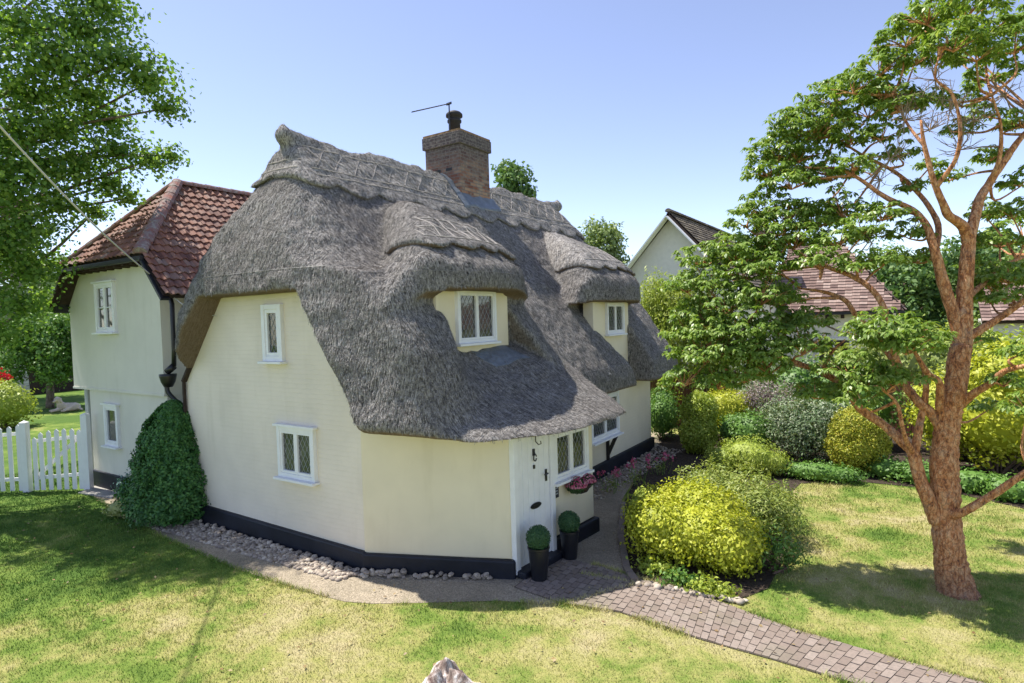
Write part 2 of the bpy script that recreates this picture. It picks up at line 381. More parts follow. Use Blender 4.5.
# ridge cap with scalloped skirt and finials
def cap_mesh(lo, hi, fn, name, ns):
    x, y, z = grid(lo, hi, 0.045); v, q = surface_nets(fn(x, y, z), lo, 0.045)
    sv, sq = straw(v, q, ns, 0.07, 0.0065, 0.012, vis)
    o = link_mesh(name, np.vstack([v, sv]), np.vstack([q, sq+len(v)]), M_cap, cot, True)
    return BVHTree.FromPolygons(v.tolist(), q.tolist())
def ridge_fn(x, y, z):
    nn = vnoise(x*4, y*4, z*4)*0.03+vnoise(x*11, y*11, z*6)*0.02
    _, t = roof_fields(x, y, z, lumps(x, y, z))
    t = t-0.07+nn*0.4
    zc = 6.16-0.17*np.abs(np.sin(math.pi*(y+0.3*x)/0.95))+0.22*np.exp(-((y-6.2)/0.7)**2)
    t = smax(t, zc-z, 0.05)
    for yy, s in ((6.75, -1), (16.15, 1)):
        xx = XR(yy); t = smin(t, capsule(x, y, z, (xx, yy-s*0.60, 7.02), (xx, yy-s*0.05, 7.09), 0.12, 0.15), 0.14)
        t = smin(t, capsule(x, y, z, (xx, yy-s*0.05, 7.10), (xx, yy-s*0.03, 7.24), 0.13, 0.06), 0.06)
    return t
cap_bvh = cap_mesh((-11.2, 5.6, 5.75), (-7.3, 17.0, 7.55), ridge_fn, 'ridge_cap', 26000)
hood_bvh = []
for (y0, y1, z0), ze in zip(HOODS, (4.98, 4.92)):
    def hf(x, y, z, y0=y0, y1=y1, z0=z0, ze=ze):
        t = hood(x, y, z, y0, y1, z0, lumps(x, y, z))-0.08
        yc = (y0+y1)/2
        e = ze-0.10*np.abs(np.sin(math.pi*(y-yc)/0.62))-0.28*np.clip((y-yc-0.7), 0, 1)
        return smax(smax(smax(t, e-z, 0.05), -8.0-x, 0.05), np.abs(y-yc-0.1)-1.30, 0.08)
    hood_bvh.append(cap_mesh((-8.6, y0-0.3, 4.3), (-5.2, y1+0.3, 6.3), hf, 'dormer_cap', 9000))
# hazel liggers pinned on the caps, laid on the real surface
def on_surface(bvh, p, d, off=0.008):
    h = bvh.ray_cast(Vector(p), Vector(d), 6)
    return np.array(h[0])+np.array(h[1] if h[1].dot(Vector(d)) < 0 else -h[1])*off if h[0] else None
def lig(mb, bvh, path, d, r=0.0065):
    run = []
    for p in path:
        q = on_surface(bvh, p, d)
        if q is None or (run and np.linalg.norm(q-run[-1]) > 0.35):
            if len(run) > 1: mb.tube(run, r, 4)
            run = []
        if q is not None: run.append(q)
    if len(run) > 1: mb.tube(run, r, 4)
mb = MB()
for z in (6.34, 6.47, 6.93):
    lig(mb, cap_bvh, [(-6.4, y, z) for y in np.arange(6.9, 16.3, 0.12)], (-1, 0, 0))
y = 7.0
while y < 16:
    for a, b in ((6.50, 6.90), (6.90, 6.50)):
        lig(mb, cap_bvh, [(-6.4, y+0.42*t, a+(b-a)*t) for t in np.linspace(0, 1, 6)], (-1, 0, 0))
    y += 0.42
for z in (6.45, 6.62): lig(mb, cap_bvh, [(x, 4.6, z) for x in np.arange(-10.0, -8.2, 0.1)], (0, 1, 0))
mb.build('hazel_rods', M_hazel, cot)
for (y0, y1, z0), bv in zip(HOODS, hood_bvh):
    mb = MB(); yc = (y0+y1)/2
    for zz in (5.08, 5.27, 5.46): lig(mb, bv, [(-4.0, yy, zz+0.0) for yy in np.arange(y0+0.2, y1-0.2, 0.1)], (-1, 0, 0))
    for k in range(8):
        ya = y0+0.5+k*0.30
        lig(mb, bv, [(-4.0, ya+0.15*t, 5.08+0.38*t) for t in np.linspace(0, 1, 5)], (-1, 0, 0), 0.008)
        lig(mb, bv, [(-4.0, ya+0.15*(1-t)+0.1, 5.08+0.38*t) for t in np.linspace(0, 1, 5)], (-1, 0, 0), 0.008)
    mb.build('hazel_rods', M_hazel, cot)
# netting wire along the lower edges
mb = MB(); lig(mb, thatch_bvh, [(x, 4.2, 4.62) for x in np.arange(-11.3, -7.0, 0.1)], (0, 1, 0), 0.004); mb.build('netting_wire', M_wire, cot)
mb = MB(); lig(mb, thatch_bvh, [(-3.9, yy, 4.50) for yy in np.arange(6.2, 9.9, 0.1)], (-1, 0, 0), 0.004); mb.build('netting_wire', M_wire, cot)
mb = MB(); lig(mb, thatch_bvh, [(-3.9, yy, 4.36) for yy in np.arange(12.0, 15.0, 0.1)], (-1, 0, 0), 0.004); mb.build('netting_wire', M_wire, cot)
mb = MB(); lig(mb, thatch_bvh, [(-3.4, yy, 2.62) for yy in np.arange(9.8, 13.2, 0.1)], (-1, 0, 0), 0.004); mb.build('netting_wire', M_wire, cot)
mb = MB(); lig(mb, thatch_bvh, [(-3.4, yy, 2.62) for yy in np.arange(14.4, 16.4, 0.1)], (-1, 0, 0), 0.004); mb.build('netting_wire', M_wire, cot)


# walls
GY, WX = 6.2, -6.0
mb = MB(); mb.prism([(-11.75, GY, 0.28), (-6.86, GY, 0.28), (-6.86, GY, 3.3), (-7.5, GY, 4.5), (-10.3, GY, 4.5), (-11.75, GY, 2.75)], (0, 0.3, 0))
mb.build('gable_wall', M_gable, cot)
mb = MB(); mb.box(WX-0.3, WX, 9.0, 15.95, 0.3, 2.75); mb.build('long_wall', M_long, cot)
mb = MB(); mb.box(-11.6, WX-0.3, 15.65, 15.94, 0, 2.75); mb.box(-11.75, -11.5, 6.5, 15.64, 0, 2.9); mb.build('rear_wall', M_long, cot)
mb = MB(); mb.box(WX-0.25, WX-0.001, 7.0, 8.95, 2.752, 4.35); mb.build('dormer_wall', M_porch, cot)
mb = MB(); mb.box(WX-0.25, WX-0.001, 12.45, 14.5, 2.752, 4.25); mb.build('dormer_wall', M_porch, cot)
PA, PB, PC_ = np.array((-6.87, 6.17)), np.array((-4.80, 7.07)), np.array((-4.58, 9.35))
def wallbox(mb, a, b, z0, z1, t, out=0.0):
    d = nrm(b-a); nn_ = np.array((d[1], -d[0])); a2, b2 = a+nn_*out, b+nn_*out; i = -nn_*t
    return mb.prism([(*a2, z0), (*b2, z0), (*b2, z1), (*a2, z1)], (*i, 0))
mb = MB(); mb.prism([(*PA, 0.27), (*PB, 0.27), (*PB, 2.1), (*PA, 2.4)], (-0.1, 0.25, 0)); mb.build('porch_wall', M_porch, cot, bevel=0.02)
mb = MB(); wallbox(mb, PB, PC_, 0.26, 2.1, 0.24); wallbox(mb, PC_, np.array((-6.0, 9.5)), 0.26, 2.1, 0.2, 0.0); mb.build('porch_wall', M_porch, cot, bevel=0.02)
# plinth: black tarred foot of every wall
mb = MB()
mb.prism([(-11.8, GY-0.07, -0.05), (-6.80, GY-0.07, -0.05), (-6.83, GY-0.07, 0.30), (-11.8, GY-0.07, 0.37)], (0, 0.34, 0))
d = nrm(PB-PA); nn_ = np.array((d[1], -d[0]))
a2, b2 = PA+nn_*0.07-d*0.02, PB+nn_*0.07+d*0.06
mb.prism([(*a2, -0.05), (*b2, -0.05), (*b2, 0.27), (*a2, 0.29)], (*(-nn_*0.3), 0))
d2 = nrm(PC_-PB); n2_ = np.array((d2[1], -d2[0])); s = PB+d2*1.02+n2_*0.07; e = PC_+d2*0.08+n2_*0.07
mb.prism([(*(s), -0.05), (*e, -0.05), (*e, 0.25), (*s, 0.25)], (*(-n2_*0.3), 0))
mb.prism([(WX+0.08, 9.3, -0.05), (WX+0.08, 16.0, -0.15), (WX+0.08, 16.03, 0.33), (WX+0.08, 9.3, 0.33)], (-0.36, 0, 0))
mb.build('plinth', M_plinth, cot, bevel=0.03)
# windows -----------------------------------------------------------
def window(parent, c, r, w_, h_, lights=2, lattice=True, fr=0.06, sill=0.10, inner=0.035, curtain=False, head=False, bars=0):
    """c centre on the wall face, r unit vector to the right seen from outside (horizontal)"""
    c = np.asarray(c, float); r = nrm(r); u = np.array([0, 0, 1.0]); nn = np.cross(r, u)   # outward
    f = MB(); o = nn*0.03
    def b_(x, z, hw, hh, d0=0.05, off=0.0): f.obox(c+r*x+u*z+nn*off, r*hw, u*hh, nn*d0)
    b_(-w_/2+fr/2, 0, fr/2, h_/2); b_(w_/2-fr/2, 0, fr/2, h_/2)
    b_(0, h_/2-fr/2, w_/2-fr-0.001, fr/2, 0.048); b_(0, -h_/2+fr/2, w_/2-fr-0.001, fr/2, 0.048)
    iw = (w_-2*fr); lw = iw/lights
    for k in range(lights):
        x0 = -iw/2+k*lw
        for s_ in (0, 1): b_(x0+inner/2+s_*(lw-inner), 0, inner/2, h_/2-fr-0.001, 0.028, 0.008)
        for s_ in (-1, 1): b_(x0+lw/2, s_*(h_/2-fr-inner/2), lw/2-inner-0.001, inner/2, 0.027, 0.008)
        for q in range(bars): b_(x0+lw/2, -h_/2+fr+(q+1)*(h_-2*fr)/(bars+1), lw/2-inner-0.001, 0.012, 0.02, 0.006)
    win = f.build('window', M_white, parent, bevel=0.004)
    if sill:
        MB().obox(c-u*(h_/2+0.022)+nn*0.045, r*(w_/2+0.04), u*0.02, nn*(sill/2+0.03)).build('sill', M_white, win, bevel=0.005)
    if head: MB().obox(c+u*(h_/2+0.02)+nn*0.035, r*(w_/2+0.05), u*0.018, nn*0.05).build('drip_board', M_white, win)
    for k in range(lights):
        x0 = -iw/2+k*lw+lw/2
        MB().obox(c+r*x0-nn*0.004, r*(lw/2-inner+0.004), u*(h_/2-fr-inner+0.004), nn*0.003).build('pane', M_glass, win)
        if lattice:
            g = MB(); W2, H2 = lw/2-inner, h_/2-fr-inner; sw, sh = 0.105, 0.165
            for sgn in (1, -1):
                nL = int((2*W2/sw+2*H2/sh)/2)+3
                for q in range(-nL, nL+1):
                    cc = q
                    # |line| x/sw - sgn z/sh = q ; clip
                    pts = []
                    for xx in (-W2, W2):
                        zz = sgn*(xx/sw-cc)*sh
                        if -H2 <= zz <= H2: pts.append((xx, zz))
                    for zz in (-H2, H2):
                        xx = (cc+sgn*zz/sh)*sw
                        if -W2 < xx < W2: pts.append((xx, zz))
                    if len(pts) >= 2 and np.hypot(pts[0][0]-pts[1][0], pts[0][1]-pts[1][1]) > 0.02:
                        a, b2_ = pts[0], pts[1]
                        g.bar(c+r*(x0+a[0])+u*a[1]+nn*(0.0018+0.001*sgn), c+r*(x0+b2_[0])+u*b2_[1]+nn*(0.0018+0.001*sgn), 0.003, 0.0055, up=nn)
            g.build('lead_lattice', M_leadline, win)
        if curtain:
            cu = MB()
            for q in range(5): cu.obox(c+r*(x0-lw/2+inner+0.03+0.035*q)-nn*0.06, r*0.02, u*(h_/2-fr), nn*(0.008+0.006*(q % 2)))
            cu.build('curtain', M_curtain, win)
    return win
EX_, EY_ = np.array([1.0, 0, 0]), np.array([0, 1.0, 0])
window(cot, (-8.87, GY-0.02, 3.63), EX_, 0.53, 0.95, 1, fr=0.085, inner=0.06)
window(cot, (-8.38, GY-0.02, 1.65), EX_, 0.94, 0.85, 2, fr=0.07, inner=0.045, head=True)
window(cot, (WX+0.02, 7.98, 3.80), EY_, 1.06, 0.86, 2, fr=0.055, inner=0.035, sill=0.06)
window(cot, (WX+0.02, 13.6, 3.68), EY_, 1.02, 0.76, 2, fr=0.055, inner=0.04, sill=0.06)
pd = np.array((*d2, 0)); pw = PB+d2*1.53; pc3 = np.array((*pw, 1.52))+np.array((*n2_, 0))*0.02
window(cot, np.array((*(PB+d2*1.55), 1.55))+np.array((*n2_, 0))*0.02, pd, 1.02, 0.80, 2, fr=0.06, inner=0.05)
# bay window behind the porch with its black bracket
bw = window(cot, (WX+0.24, 12.40, 1.48), EY_, 1.5, 0.98, 2, fr=0.06, inner=0.05, sill=0.12, lattice=True)
MB().box(WX, WX+0.215, 11.66, 13.14, 0.995, 1.965).build('frame_box', M_white, bw)
mb = MB(); mb.bar((WX+0.03, 13.0, 0.45), (WX+0.26, 13.0, 0.93), 0.07, 0.08, up=(0, 1, 0)); mb.bar((WX+0.03, 13.0, 0.10), (WX+0.03, 13.0, 0.93), 0.07, 0.06, up=(0, 1, 0)); mb.build('window_bracket', M_iron, cot)
# porch door --------------------------------------------------------
dc = PB+d2*0.52; dn = np.array((*n2_, 0.0)); dr = np.array((*d2, 0.0)); U3 = np.array([0, 0, 1.0])
base = np.array((*dc, 0.0))
mb = MB()
for k in range(6): mb.obox(base+dr*(-0.335+0.134*k)+U3*1.07+dn*0.03, dr*0.0645, U3*0.96, dn*0.02)
mb.obox(base+U3*1.07+dn*0.015, dr*0.40, U3*0.955, dn*0.015)
door = mb.build('door', M_white, cot, bevel=0.006)
mb = MB()
for s_ in (-1, 1): mb.obox(base+dr*s_*0.455+U3*1.06+dn*0.04, dr*0.05, U3*1.01, dn*0.045)
mb.build('door_frame', M_white, cot, bevel=0.006)
MB().obox(base+U3*0.06+dn*0.10, dr*0.50, U3*0.05, dn*0.13).build('doorstep', M_plinth, cot, bevel=0.02)
MB().obox(base+U3*1.70-dn*0.06, dr*0.5, U3*0.4, dn*0.05).build('door_lintel', M_porch, cot)
mb = MB(); q = base+dn*0.06+U3*1.66+dr*0.0
mb.tube([q+U3*0.10, q+U3*0.04+dn*0.03], 0.012, 6); mb.tube([q+U3*0.05+dn*0.025+dr*0.035*math.cos(t)+U3*0.05*(math.sin(t)-1) for t in np.linspace(0.3, 2*math.pi-0.3, 10)], 0.010, 6); mb.obox(q+U3*0.08, dr*0.02, U3*0.05, dn*0.012)
mb.build('knocker', M_iron, door)
MB().obox(q-U3*0.14, dr*0.014, U3*0.028, dn*0.014).build('keyhole', M_iron, door)
mb = MB(); hq = base+dn*0.06+dr*0.30+U3*1.33
mb.obox(hq, dr*0.02, U3*0.09, dn*0.008); mb.tube([hq+dn*0.04+U3*0.03, hq+dn*0.05+U3*0.03-dr*0.10], 0.012, 6); mb.tube([hq+U3*0.03, hq+dn*0.045+U3*0.03], 0.012, 6); mb.build('handle', M_iron, door)
mb = MB(); lq = base+dn*0.056+U3*0.93+dr*0.02
mb.prism([lq+dr*0.13*math.cos(t)+U3*0.045*math.sin(t) for t in np.linspace(0, 2*math.pi, 16, endpoint=False)], dn*0.014); mb.obox(lq+dn*0.018, dr*0.085, U3*0.014, dn*0.006); mb.build('letterbox', M_iron, door)
mb = MB(); hk = base+dn*0.09+dr*0.02+U3*1.90
mb.tube([hk+U3*0.1, hk, hk-U3*0.04+dn*0.05, hk-U3*0.02+dn*0.10, hk+U3*0.02+dn*0.09], 0.008, 6); mb.build('hanging_hook', M_iron, cot)
mb = MB(); sg = PB+d2*1.09; sc_ = np.array((*sg, 1.00))+dn*0.02
sign = MB().obox(sc_, dr*0.10, U3*0.11, dn*0.012).build('slate_name_plaque', plain('slate', (0.035, 0.035, 0.04), 0.6, 0.3), cot)
for zz, ww_ in ((0.045, 0.07), (0.0, 0.055), (-0.045, 0.065)):
    for k in range(5): mb.obox(sc_+U3*zz+dr*(-ww_+ww_*2*k/4)+dn*0.0125, dr*0.009, U3*0.011, dn*0.001)
mb.build('lettering', M_leadline, sign)
# lead flashing below the first dormer
def drape(mb, P0, P1, P2, P3, nu, nv, off, top=9):
    """sheet laid on whatever roof surface is below it"""
    P0, P1, P2, P3 = map(np.array, (P0, P1, P2, P3)); g = []
    for i in range(nu+1):
        for j in range(nv+1):
            q = (P0*(1-i/nu)+P1*i/nu)*(1-j/nv)+(P3*(1-i/nu)+P2*i/nu)*j/nv; zz = 2.5
            for bv in (thatch_bvh, cap_bvh):
                h = bv.ray_cast(Vector((q[0], q[1], top)), Vector((0, 0, -1)), 6)
                if h[0]: zz = max(zz, h[0].z)
            g.append((q[0], q[1], zz+off))
    k = nv+1; n0 = len(g); g += [(x, y, z-0.05) for x, y, z in g]
    Fc = [(i*k+j, (i+1)*k+j, (i+1)*k+j+1, i*k+j+1) for i in range(nu) for j in range(nv)]
    ring = [i*k for i in range(nu+1)]+[nu*k+j for j in range(1, nv+1)]+[i*k+nv for i in range(nu-1, -1, -1)]+[j for j in range(nv-1, 0, -1)]
    Fc += [(ring[i], ring[(i+1) % len(ring)], ring[(i+1) % len(ring)]+n0, ring[i]+n0) for i in range(len(ring))]
    mb.add(g, Fc)
mb = MB()
drape(mb, (-6.0, 7.85), (-5.66, 8.05), (-5.56, 8.98), (-6.0, 8.80), 5, 12, 0.012, 3.95)
mb.build('lead_flashing', M_lead, cot)
# exposed dark verge board beside the gable
mb = MB(); mb.bar((-10.50, GY-0.05, 4.22), (-11.72, GY-0.05, 2.72), 0.05, 0.09, up=(0, 1, 0)); mb.bar((-11.72, GY-0.05, 2.75), (-11.76, GY-0.05, 0.4), 0.05, 0.05, up=(0, 1, 0)); mb.build('verge_board', M_darkwood, cot)
mb = MB(); mb.box(-12.85, -11.76, 6.75, 7.0, 0, 4.1); mb.build('link_wall', M_annex, cot)
# chimney ------------------------------------------------------------
def brickmat(name, c1, c2, c3, mortar, w_=0.225, h_=0.075):
    m = Mat(name, 0.9, 0.15); sp = m.n('ShaderNodeSeparateXYZ'); m.put(sp.inputs[0], m.co); cb = m.n('ShaderNodeCombineXYZ')
    m.put(cb.inputs[0], m.math('ADD', sp.outputs[0], sp.outputs[1])); m.put(cb.inputs[1], sp.outputs[2])
    b = m.n('ShaderNodeTexBrick'); m.put(b.inputs['Vector'], cb.outputs[0]); b.inputs['Scale'].default_value = 1
    b.inputs['Brick Width'].default_value = w_; b.inputs['Row Height'].default_value = h_; b.inputs['Mortar Size'].default_value = 0.008
    b.inputs['Color1'].default_value = (0, 0, 0, 1); b.inputs['Color2'].default_value = (1, 1, 1, 1); b.inputs['Mortar'].default_value = (0.5, 0.5, 0.5, 1)
    c = m.ramp(b.outputs['Color'], [(0.1, c1), (0.5, c2), (0.9, c3)])
    zz = m.math('MULTIPLY', m.math('SUBTRACT', sp.outputs[2], 6.9), 1.1, clamp=True)
    nn = m.noise(5, 5, 0.7)
    c = m.mix(m.ramp(nn, [(0.45, G(0)), (0.62, G(0.6))]), c, (0.32, 0.30, 0.24))
    c = m.mix(m.math('MULTIPLY', zz, 0.95), c, m.mix(m.ramp(m.noise(14, 4, 0.7), [(0.5, G(0)), (0.62, G(1))]), (0.085, 0.072, 0.075), (0.22, 0.19, 0.17)))
    c = m.mix(b.outputs['Fac'], c, mortar); m.base(c)
    m.bump(m.math('SUBTRACT', m.math('MULTIPLY', m.noise(20, 4), 0.6), b.outputs['Fac']), 0.8, 0.012); return m.m
M_brick = brickmat('chimney_brick', (0.17, 0.07, 0.05), (0.30, 0.13, 0.08), (0.40, 0.25, 0.16), (0.20, 0.18, 0.16))
CXa, CXb, CYa, CYb = -9.60, -8.56, 11.0, 12.15
mb = MB(); mb.box(CXa, CXb, CYa, CYb, 5.9, 7.80); mb.box(CXa-0.05, CXb+0.05, CYa-0.05, CYb+0.05, 7.80, 8.08)
chim = mb.build('chimney', M_brick, cot, bevel=0.012)
for x in (-9.32, -8.98): MB().box(x, x+0.18, CYa-0.006, CYa+0.02, 7.22, 7.285).build('vent_brick', M_iron, chim)
mb = MB(); mb.prism([(CXa-0.03, CYa-0.03, 8.08), (CXb+0.03, CYa-0.03, 8.08), (CXb+0.03, CYb+0.03, 8.08), (CXa-0.03, CYb+0.03, 8.08)], (0, 0, 0.05)); mb.lathe((-9.08, 11.5, 8.10), [(0.26, 0), (0.2, 0.08), (0.15, 0.10)]); mb.build('mortar_cap', plain('mossy_mortar', (0.26, 0.17, 0.10), 0.95, 0.1, 0.5, 9, 0.5), chim)
MB().lathe((-9.08, 11.5, 8.13), [(0.145, 0), (0.14, 0.34), (0.17, 0.36), (0.17, 0.41), (0.145, 0.43), (0.145, 0.47), (0.20, 0.49), (0.20, 0.55), (0.15, 0.60), (0.05, 0.64)]).build('chimney_pot', plain('pot_clay_black', (0.035, 0.033, 0.035), 0.7, 0.3), chim, smooth=True)
mb = MB(); A0 = np.array((-9.05, 11.28, 7.9)); A1 = A0+U3*0.97
mb.tube([A0, A1], 0.016, 6); tipA = at(412, 112, 13.3); rootA = at(447, 96, np.dot(A1-CAM, fw)); mb.tube([A1+0.0*U3, tipA], 0.014, 6)
dd = nrm(tipA-A1); ss = nrm(np.cross(dd, U3)); Ltot = np.linalg.norm(tipA-A1)
for k in range(12): c_ = A1+dd*Ltot*(0.05+0.9*k/11); mb.tube([c_-ss*0.09, c_+ss*0.09], 0.005, 4)
mb.obox(A1, ss*0.07, U3*0.03, dd*0.02); mb.build('aerial', M_iron, chim)
mb = MB()
drape(mb, (CXb-0.01, CYa-0.15), (CXb+0.22, CYa-0.15), (CXb+0.22, CYb+0.15), (CXb-0.01, CYb+0.15), 4, 10, 0.05)
drape(mb, (CXa-0.1, CYa-0.10), (CXb-0.012, CYa-0.15), (CXb-0.012, CYa+0.02), (CXa-0.1, CYa+0.02), 10, 3, 0.06)
mb.build('flashing', M_lead, chim)
# ------------------------------------------------------------------ ground
def inpoly(px, py, poly):
    poly = np.asarray(poly, float); c = np.zeros(px.shape, bool); j = len(poly)-1
    for i in range(len(poly)):
        xi, yi = poly[i]; xj, yj = poly[j]
        c ^= ((yi > py) != (yj > py)) & (px < (xj-xi)*(py-yi)/(yj-yi+1e-12)+xi); j = i
    return c
def gp(*pts): return [gnd(*p)[:2] for p in pts]
m = Mat('lawn_turf', 0.95, 0.1)
big = m.noise(0.38, 5, 0.6); med = m.noise(1.7, 6, 0.65); fin = m.noise(55, 4, 0.7)
sp = m.n('ShaderNodeSeparateXYZ'); m.put(sp.inputs[0], m.co)
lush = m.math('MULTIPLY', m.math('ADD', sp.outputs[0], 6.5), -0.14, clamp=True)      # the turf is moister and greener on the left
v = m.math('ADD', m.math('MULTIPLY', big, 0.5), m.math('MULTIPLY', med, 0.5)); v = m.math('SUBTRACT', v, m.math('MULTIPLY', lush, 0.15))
GRASS_RAMP = [(0.34, (0.085, 0.17, 0.028)), (0.44, (0.19, 0.28, 0.05)), (0.52, (0.40, 0.385, 0.13)), (0.61, (0.52, 0.45, 0.24))]
c = m.ramp(v, GRASS_RAMP); c = m.mix(m.ramp(fin, [(0.35, G(0.55)), (0.65, G(0.0))]), c, (0.06, 0.06, 0.022)); m.base(c)
m.bump(m.math('ADD', m.math('MULTIPLY', fin, 0.5), m.noise(12, 4)), 0.8, 0.03)
MB().prism([(-220, -60, 0), (220, -60, 0), (220, 420, 0), (-220, 420, 0)], (0, 0, -0.3)).build('lawn', m.m)['kind'] = 'structure'
m2 = Mat('grass_blades', 0.8, 0.2); big = m2.noise(0.38, 5, 0.6); med = m2.noise(1.7, 6, 0.65)
sp = m2.n('ShaderNodeSeparateXYZ'); m2.put(sp.inputs[0], m2.co)
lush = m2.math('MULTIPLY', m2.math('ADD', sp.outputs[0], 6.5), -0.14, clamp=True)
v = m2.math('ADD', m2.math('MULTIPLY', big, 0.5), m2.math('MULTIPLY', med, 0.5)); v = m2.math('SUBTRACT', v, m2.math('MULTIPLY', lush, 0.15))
v = m2.math('ADD', v, m2.math('MULTIPLY', m2.math('SUBTRACT', m2.isl(), 0.5), 0.10))
m2.base(m2.ramp(v, [(p, tuple(x*1.1 for x in cc)) for p, cc in GRASS_RAMP]))
P_GRAVEL = gp((92, 497), (128, 519), (170, 541), (230, 567), (300, 590), (345, 602), (372, 604), (430, 603), (500, 601), (560, 606), (640, 584), (627, 572), (621, 540), (622, 500), (640, 470), (665, 455), (700, 440), (655, 430), (590, 468), (560, 520), (370, 545), (218, 500), (100, 480))
P_BED = gp((636, 584), (700, 600), (740, 600), (768, 589), (784, 560), (778, 505), (800, 484), (850, 481), (940, 490), (1024, 509), (1100, 528), (1300, 560), (1300, 420), (665, 436), (642, 468), (625, 500), (624, 560))
RL = [(514, 588), (560, 604), (620, 613), (700, 640), (775, 661), (850, 684), (960, 716), (1060, 748), (1330, 835)]
RU = [(553, 556), (600, 567), (645, 581), (712, 600), (800, 632), (880, 655), (985, 684), (1090, 712), (1400, 792)]
WL, WU = np.array(gp(*RL)), np.array(gp(*RU)); P_BRICK = list(WL)+list(WU[::-1])
def sheet(name, poly, z, mat, kind='structure'):
    poly = [(p[0], p[1], z) for p in poly]; o = MB().add(poly, [tuple(range(len(poly)))]).build(name, mat); o['kind'] = kind; return o
m = Mat('gravel_path', 0.95, 0.1); n1, n2, n3 = m.noise(1.3, 4), m.noise(90, 3, 0.8), m.n('ShaderNodeTexVoronoi'); n3.inputs['Scale'].default_value = 55; m.put(n3.inputs['Vector'], m.co)
c = m.mix(n3.outputs['Color'], (0.26, 0.215, 0.155), (0.56, 0.47, 0.35)); c = m.mix(m.ramp(n2, [(0.4, G(0)), (0.7, G(0.6))]), c, (0.10, 0.09, 0.075))
c = m.mix(m.ramp(n1, [(0.45, G(0)), (0.7, G(0.45))]), c, (0.13, 0.12, 0.085)); m.base(c); m.bump(m.math('SUBTRACT', 1.0, n3.outputs['Distance']), 0.8, 0.012)
sheet('gravel_path', P_GRAVEL, 0.006, m.m)
m = Mat('bed_soil', 0.95, 0.1); n1 = m.noise(18, 5, 0.75); m.base(m.ramp(n1, [(0.35, (0.035, 0.026, 0.02)), (0.65, (0.11, 0.085, 0.065))])); m.bump(n1, 1.0, 0.05)
sheet('soil', P_BED, 0.010, m.m)
# block paved path: every paver a real block, set by hand a little uneven
mp = Mat('concrete_pavers', 0.9, 0.15); r = mp.isl(); nn = mp.noise(30, 4, 0.7); ns = mp.noise(1.2, 4)
c = mp.ramp(r, [(0.0, (0.22, 0.17, 0.14)), (0.5, (0.27, 0.213, 0.178)), (1.0, (0.32, 0.262, 0.222))]); c = mp.mix(mp.ramp(nn, [(0.4, G(0)), (0.7, G(0.5))]), c, (0.16, 0.14, 0.12)); c = mp.mix(mp.ramp(ns, [(0.5, G(0)), (0.7, G(0.35))]), c, (0.16, 0.16, 0.10)); mp.base(c); mp.bump(nn, 0.6, 0.01)
mj = plain('paver_joint_sand', (0.12, 0.10, 0.075), 0.95, 0.1, 0.3, 20)
sheet('paved_path_base', P_BRICK, 0.014, mj)
mb = MB(); seg = np.linalg.norm(np.diff((WL+WU)/2, axis=0), axis=1); cum = np.r_[0, np.cumsum(seg)]; tot = cum[-1]
def across(s):
    f = lambda A: np.array([np.interp(s, cum, A[:, 0]), np.interp(s, cum, A[:, 1])]); return f(WL), f(WU)
row = 0; s_ = 0.02
while s_ < tot-0.15:
    a0, b0 = across(s_); a1, b1 = across(s_+0.096); wdt = np.linalg.norm(b0-a0); nb = max(2, round(wdt/0.175)); off = 0.5*(row % 2)
    for k in range(nb+(1 if off else 0)):
        t0, t1 = max(0, (k-off)/nb)+0.006, min(1, (k+1-off)/nb)-0.006
        if t1-t0 < 0.03: continue
        g = 0.05; q = [a0*(1-t0)+b0*t0, a0*(1-t1)+b0*t1, a1*(1-t1)+b1*t1, a1*(1-t0)+b1*t0]; ce = sum(q)/4
        q = [ce+(x-ce)*(1-g*random.uniform(0.6, 1.4)) for x in q]; z = 0.020+random.uniform(0, 0.005); tl = [random.uniform(-0.002, 0.002) for _ in range(4)]
        V = [(x[0], x[1], 0.0) for x in q]+[(x[0], x[1], z+e) for x, e in zip(q, tl)]
        mb.add(V, [(4, 5, 6, 7), (0, 1, 5, 4), (1, 2, 6, 5), (2, 3, 7, 6), (3, 0, 4, 7)])
    s_ += 0.098; row += 1
mb.build('paved_path', mp.m)['kind'] = 'structure'
# cobbles heaped along the foot of the walls
_ico = [(0, 0, 1), (0.894, 0, 0.447), (0.276, 0.851, 0.447), (-0.724, 0.526, 0.447), (-0.724, -0.526, 0.447), (0.276, -0.851, 0.447), (0.724, 0.526, -0.447), (-0.276, 0.851, -0.447), (-0.894, 0, -0.447), (-0.276, -0.851, -0.447), (0.724, -0.526, -0.447), (0, 0, -1)]
_icf = [(0, 1, 2), (0, 2, 3), (0, 3, 4), (0, 4, 5), (0, 5, 1), (1, 6, 2), (2, 7, 3), (3, 8, 4), (4, 9, 5), (5, 10, 1), (2, 6, 7), (3, 7, 8), (4, 8, 9), (5, 9, 10), (1, 10, 6), (7, 6, 11), (8, 7, 11), (9, 8, 11), (10, 9, 11), (6, 10, 11)]
def ico_sub(V, Fc):
    V = [np.array(v) for v in V]; cache = {}; out = []
    def mid(a, b):
        k = (min(a, b), max(a, b))
        if k not in cache: V.append(nrm(V[a]+V[b])); cache[k] = len(V)-1
        return cache[k]
    for a, b, c in Fc: x, y, z = mid(a, b), mid(b, c), mid(c, a); out += [(a, x, z), (b, y, x), (c, z, y), (x, y, z)]
    return V, out
ICV, ICF = ico_sub(_ico, _icf); ICV = np.array(ICV); ICFn = np.array(ICF)
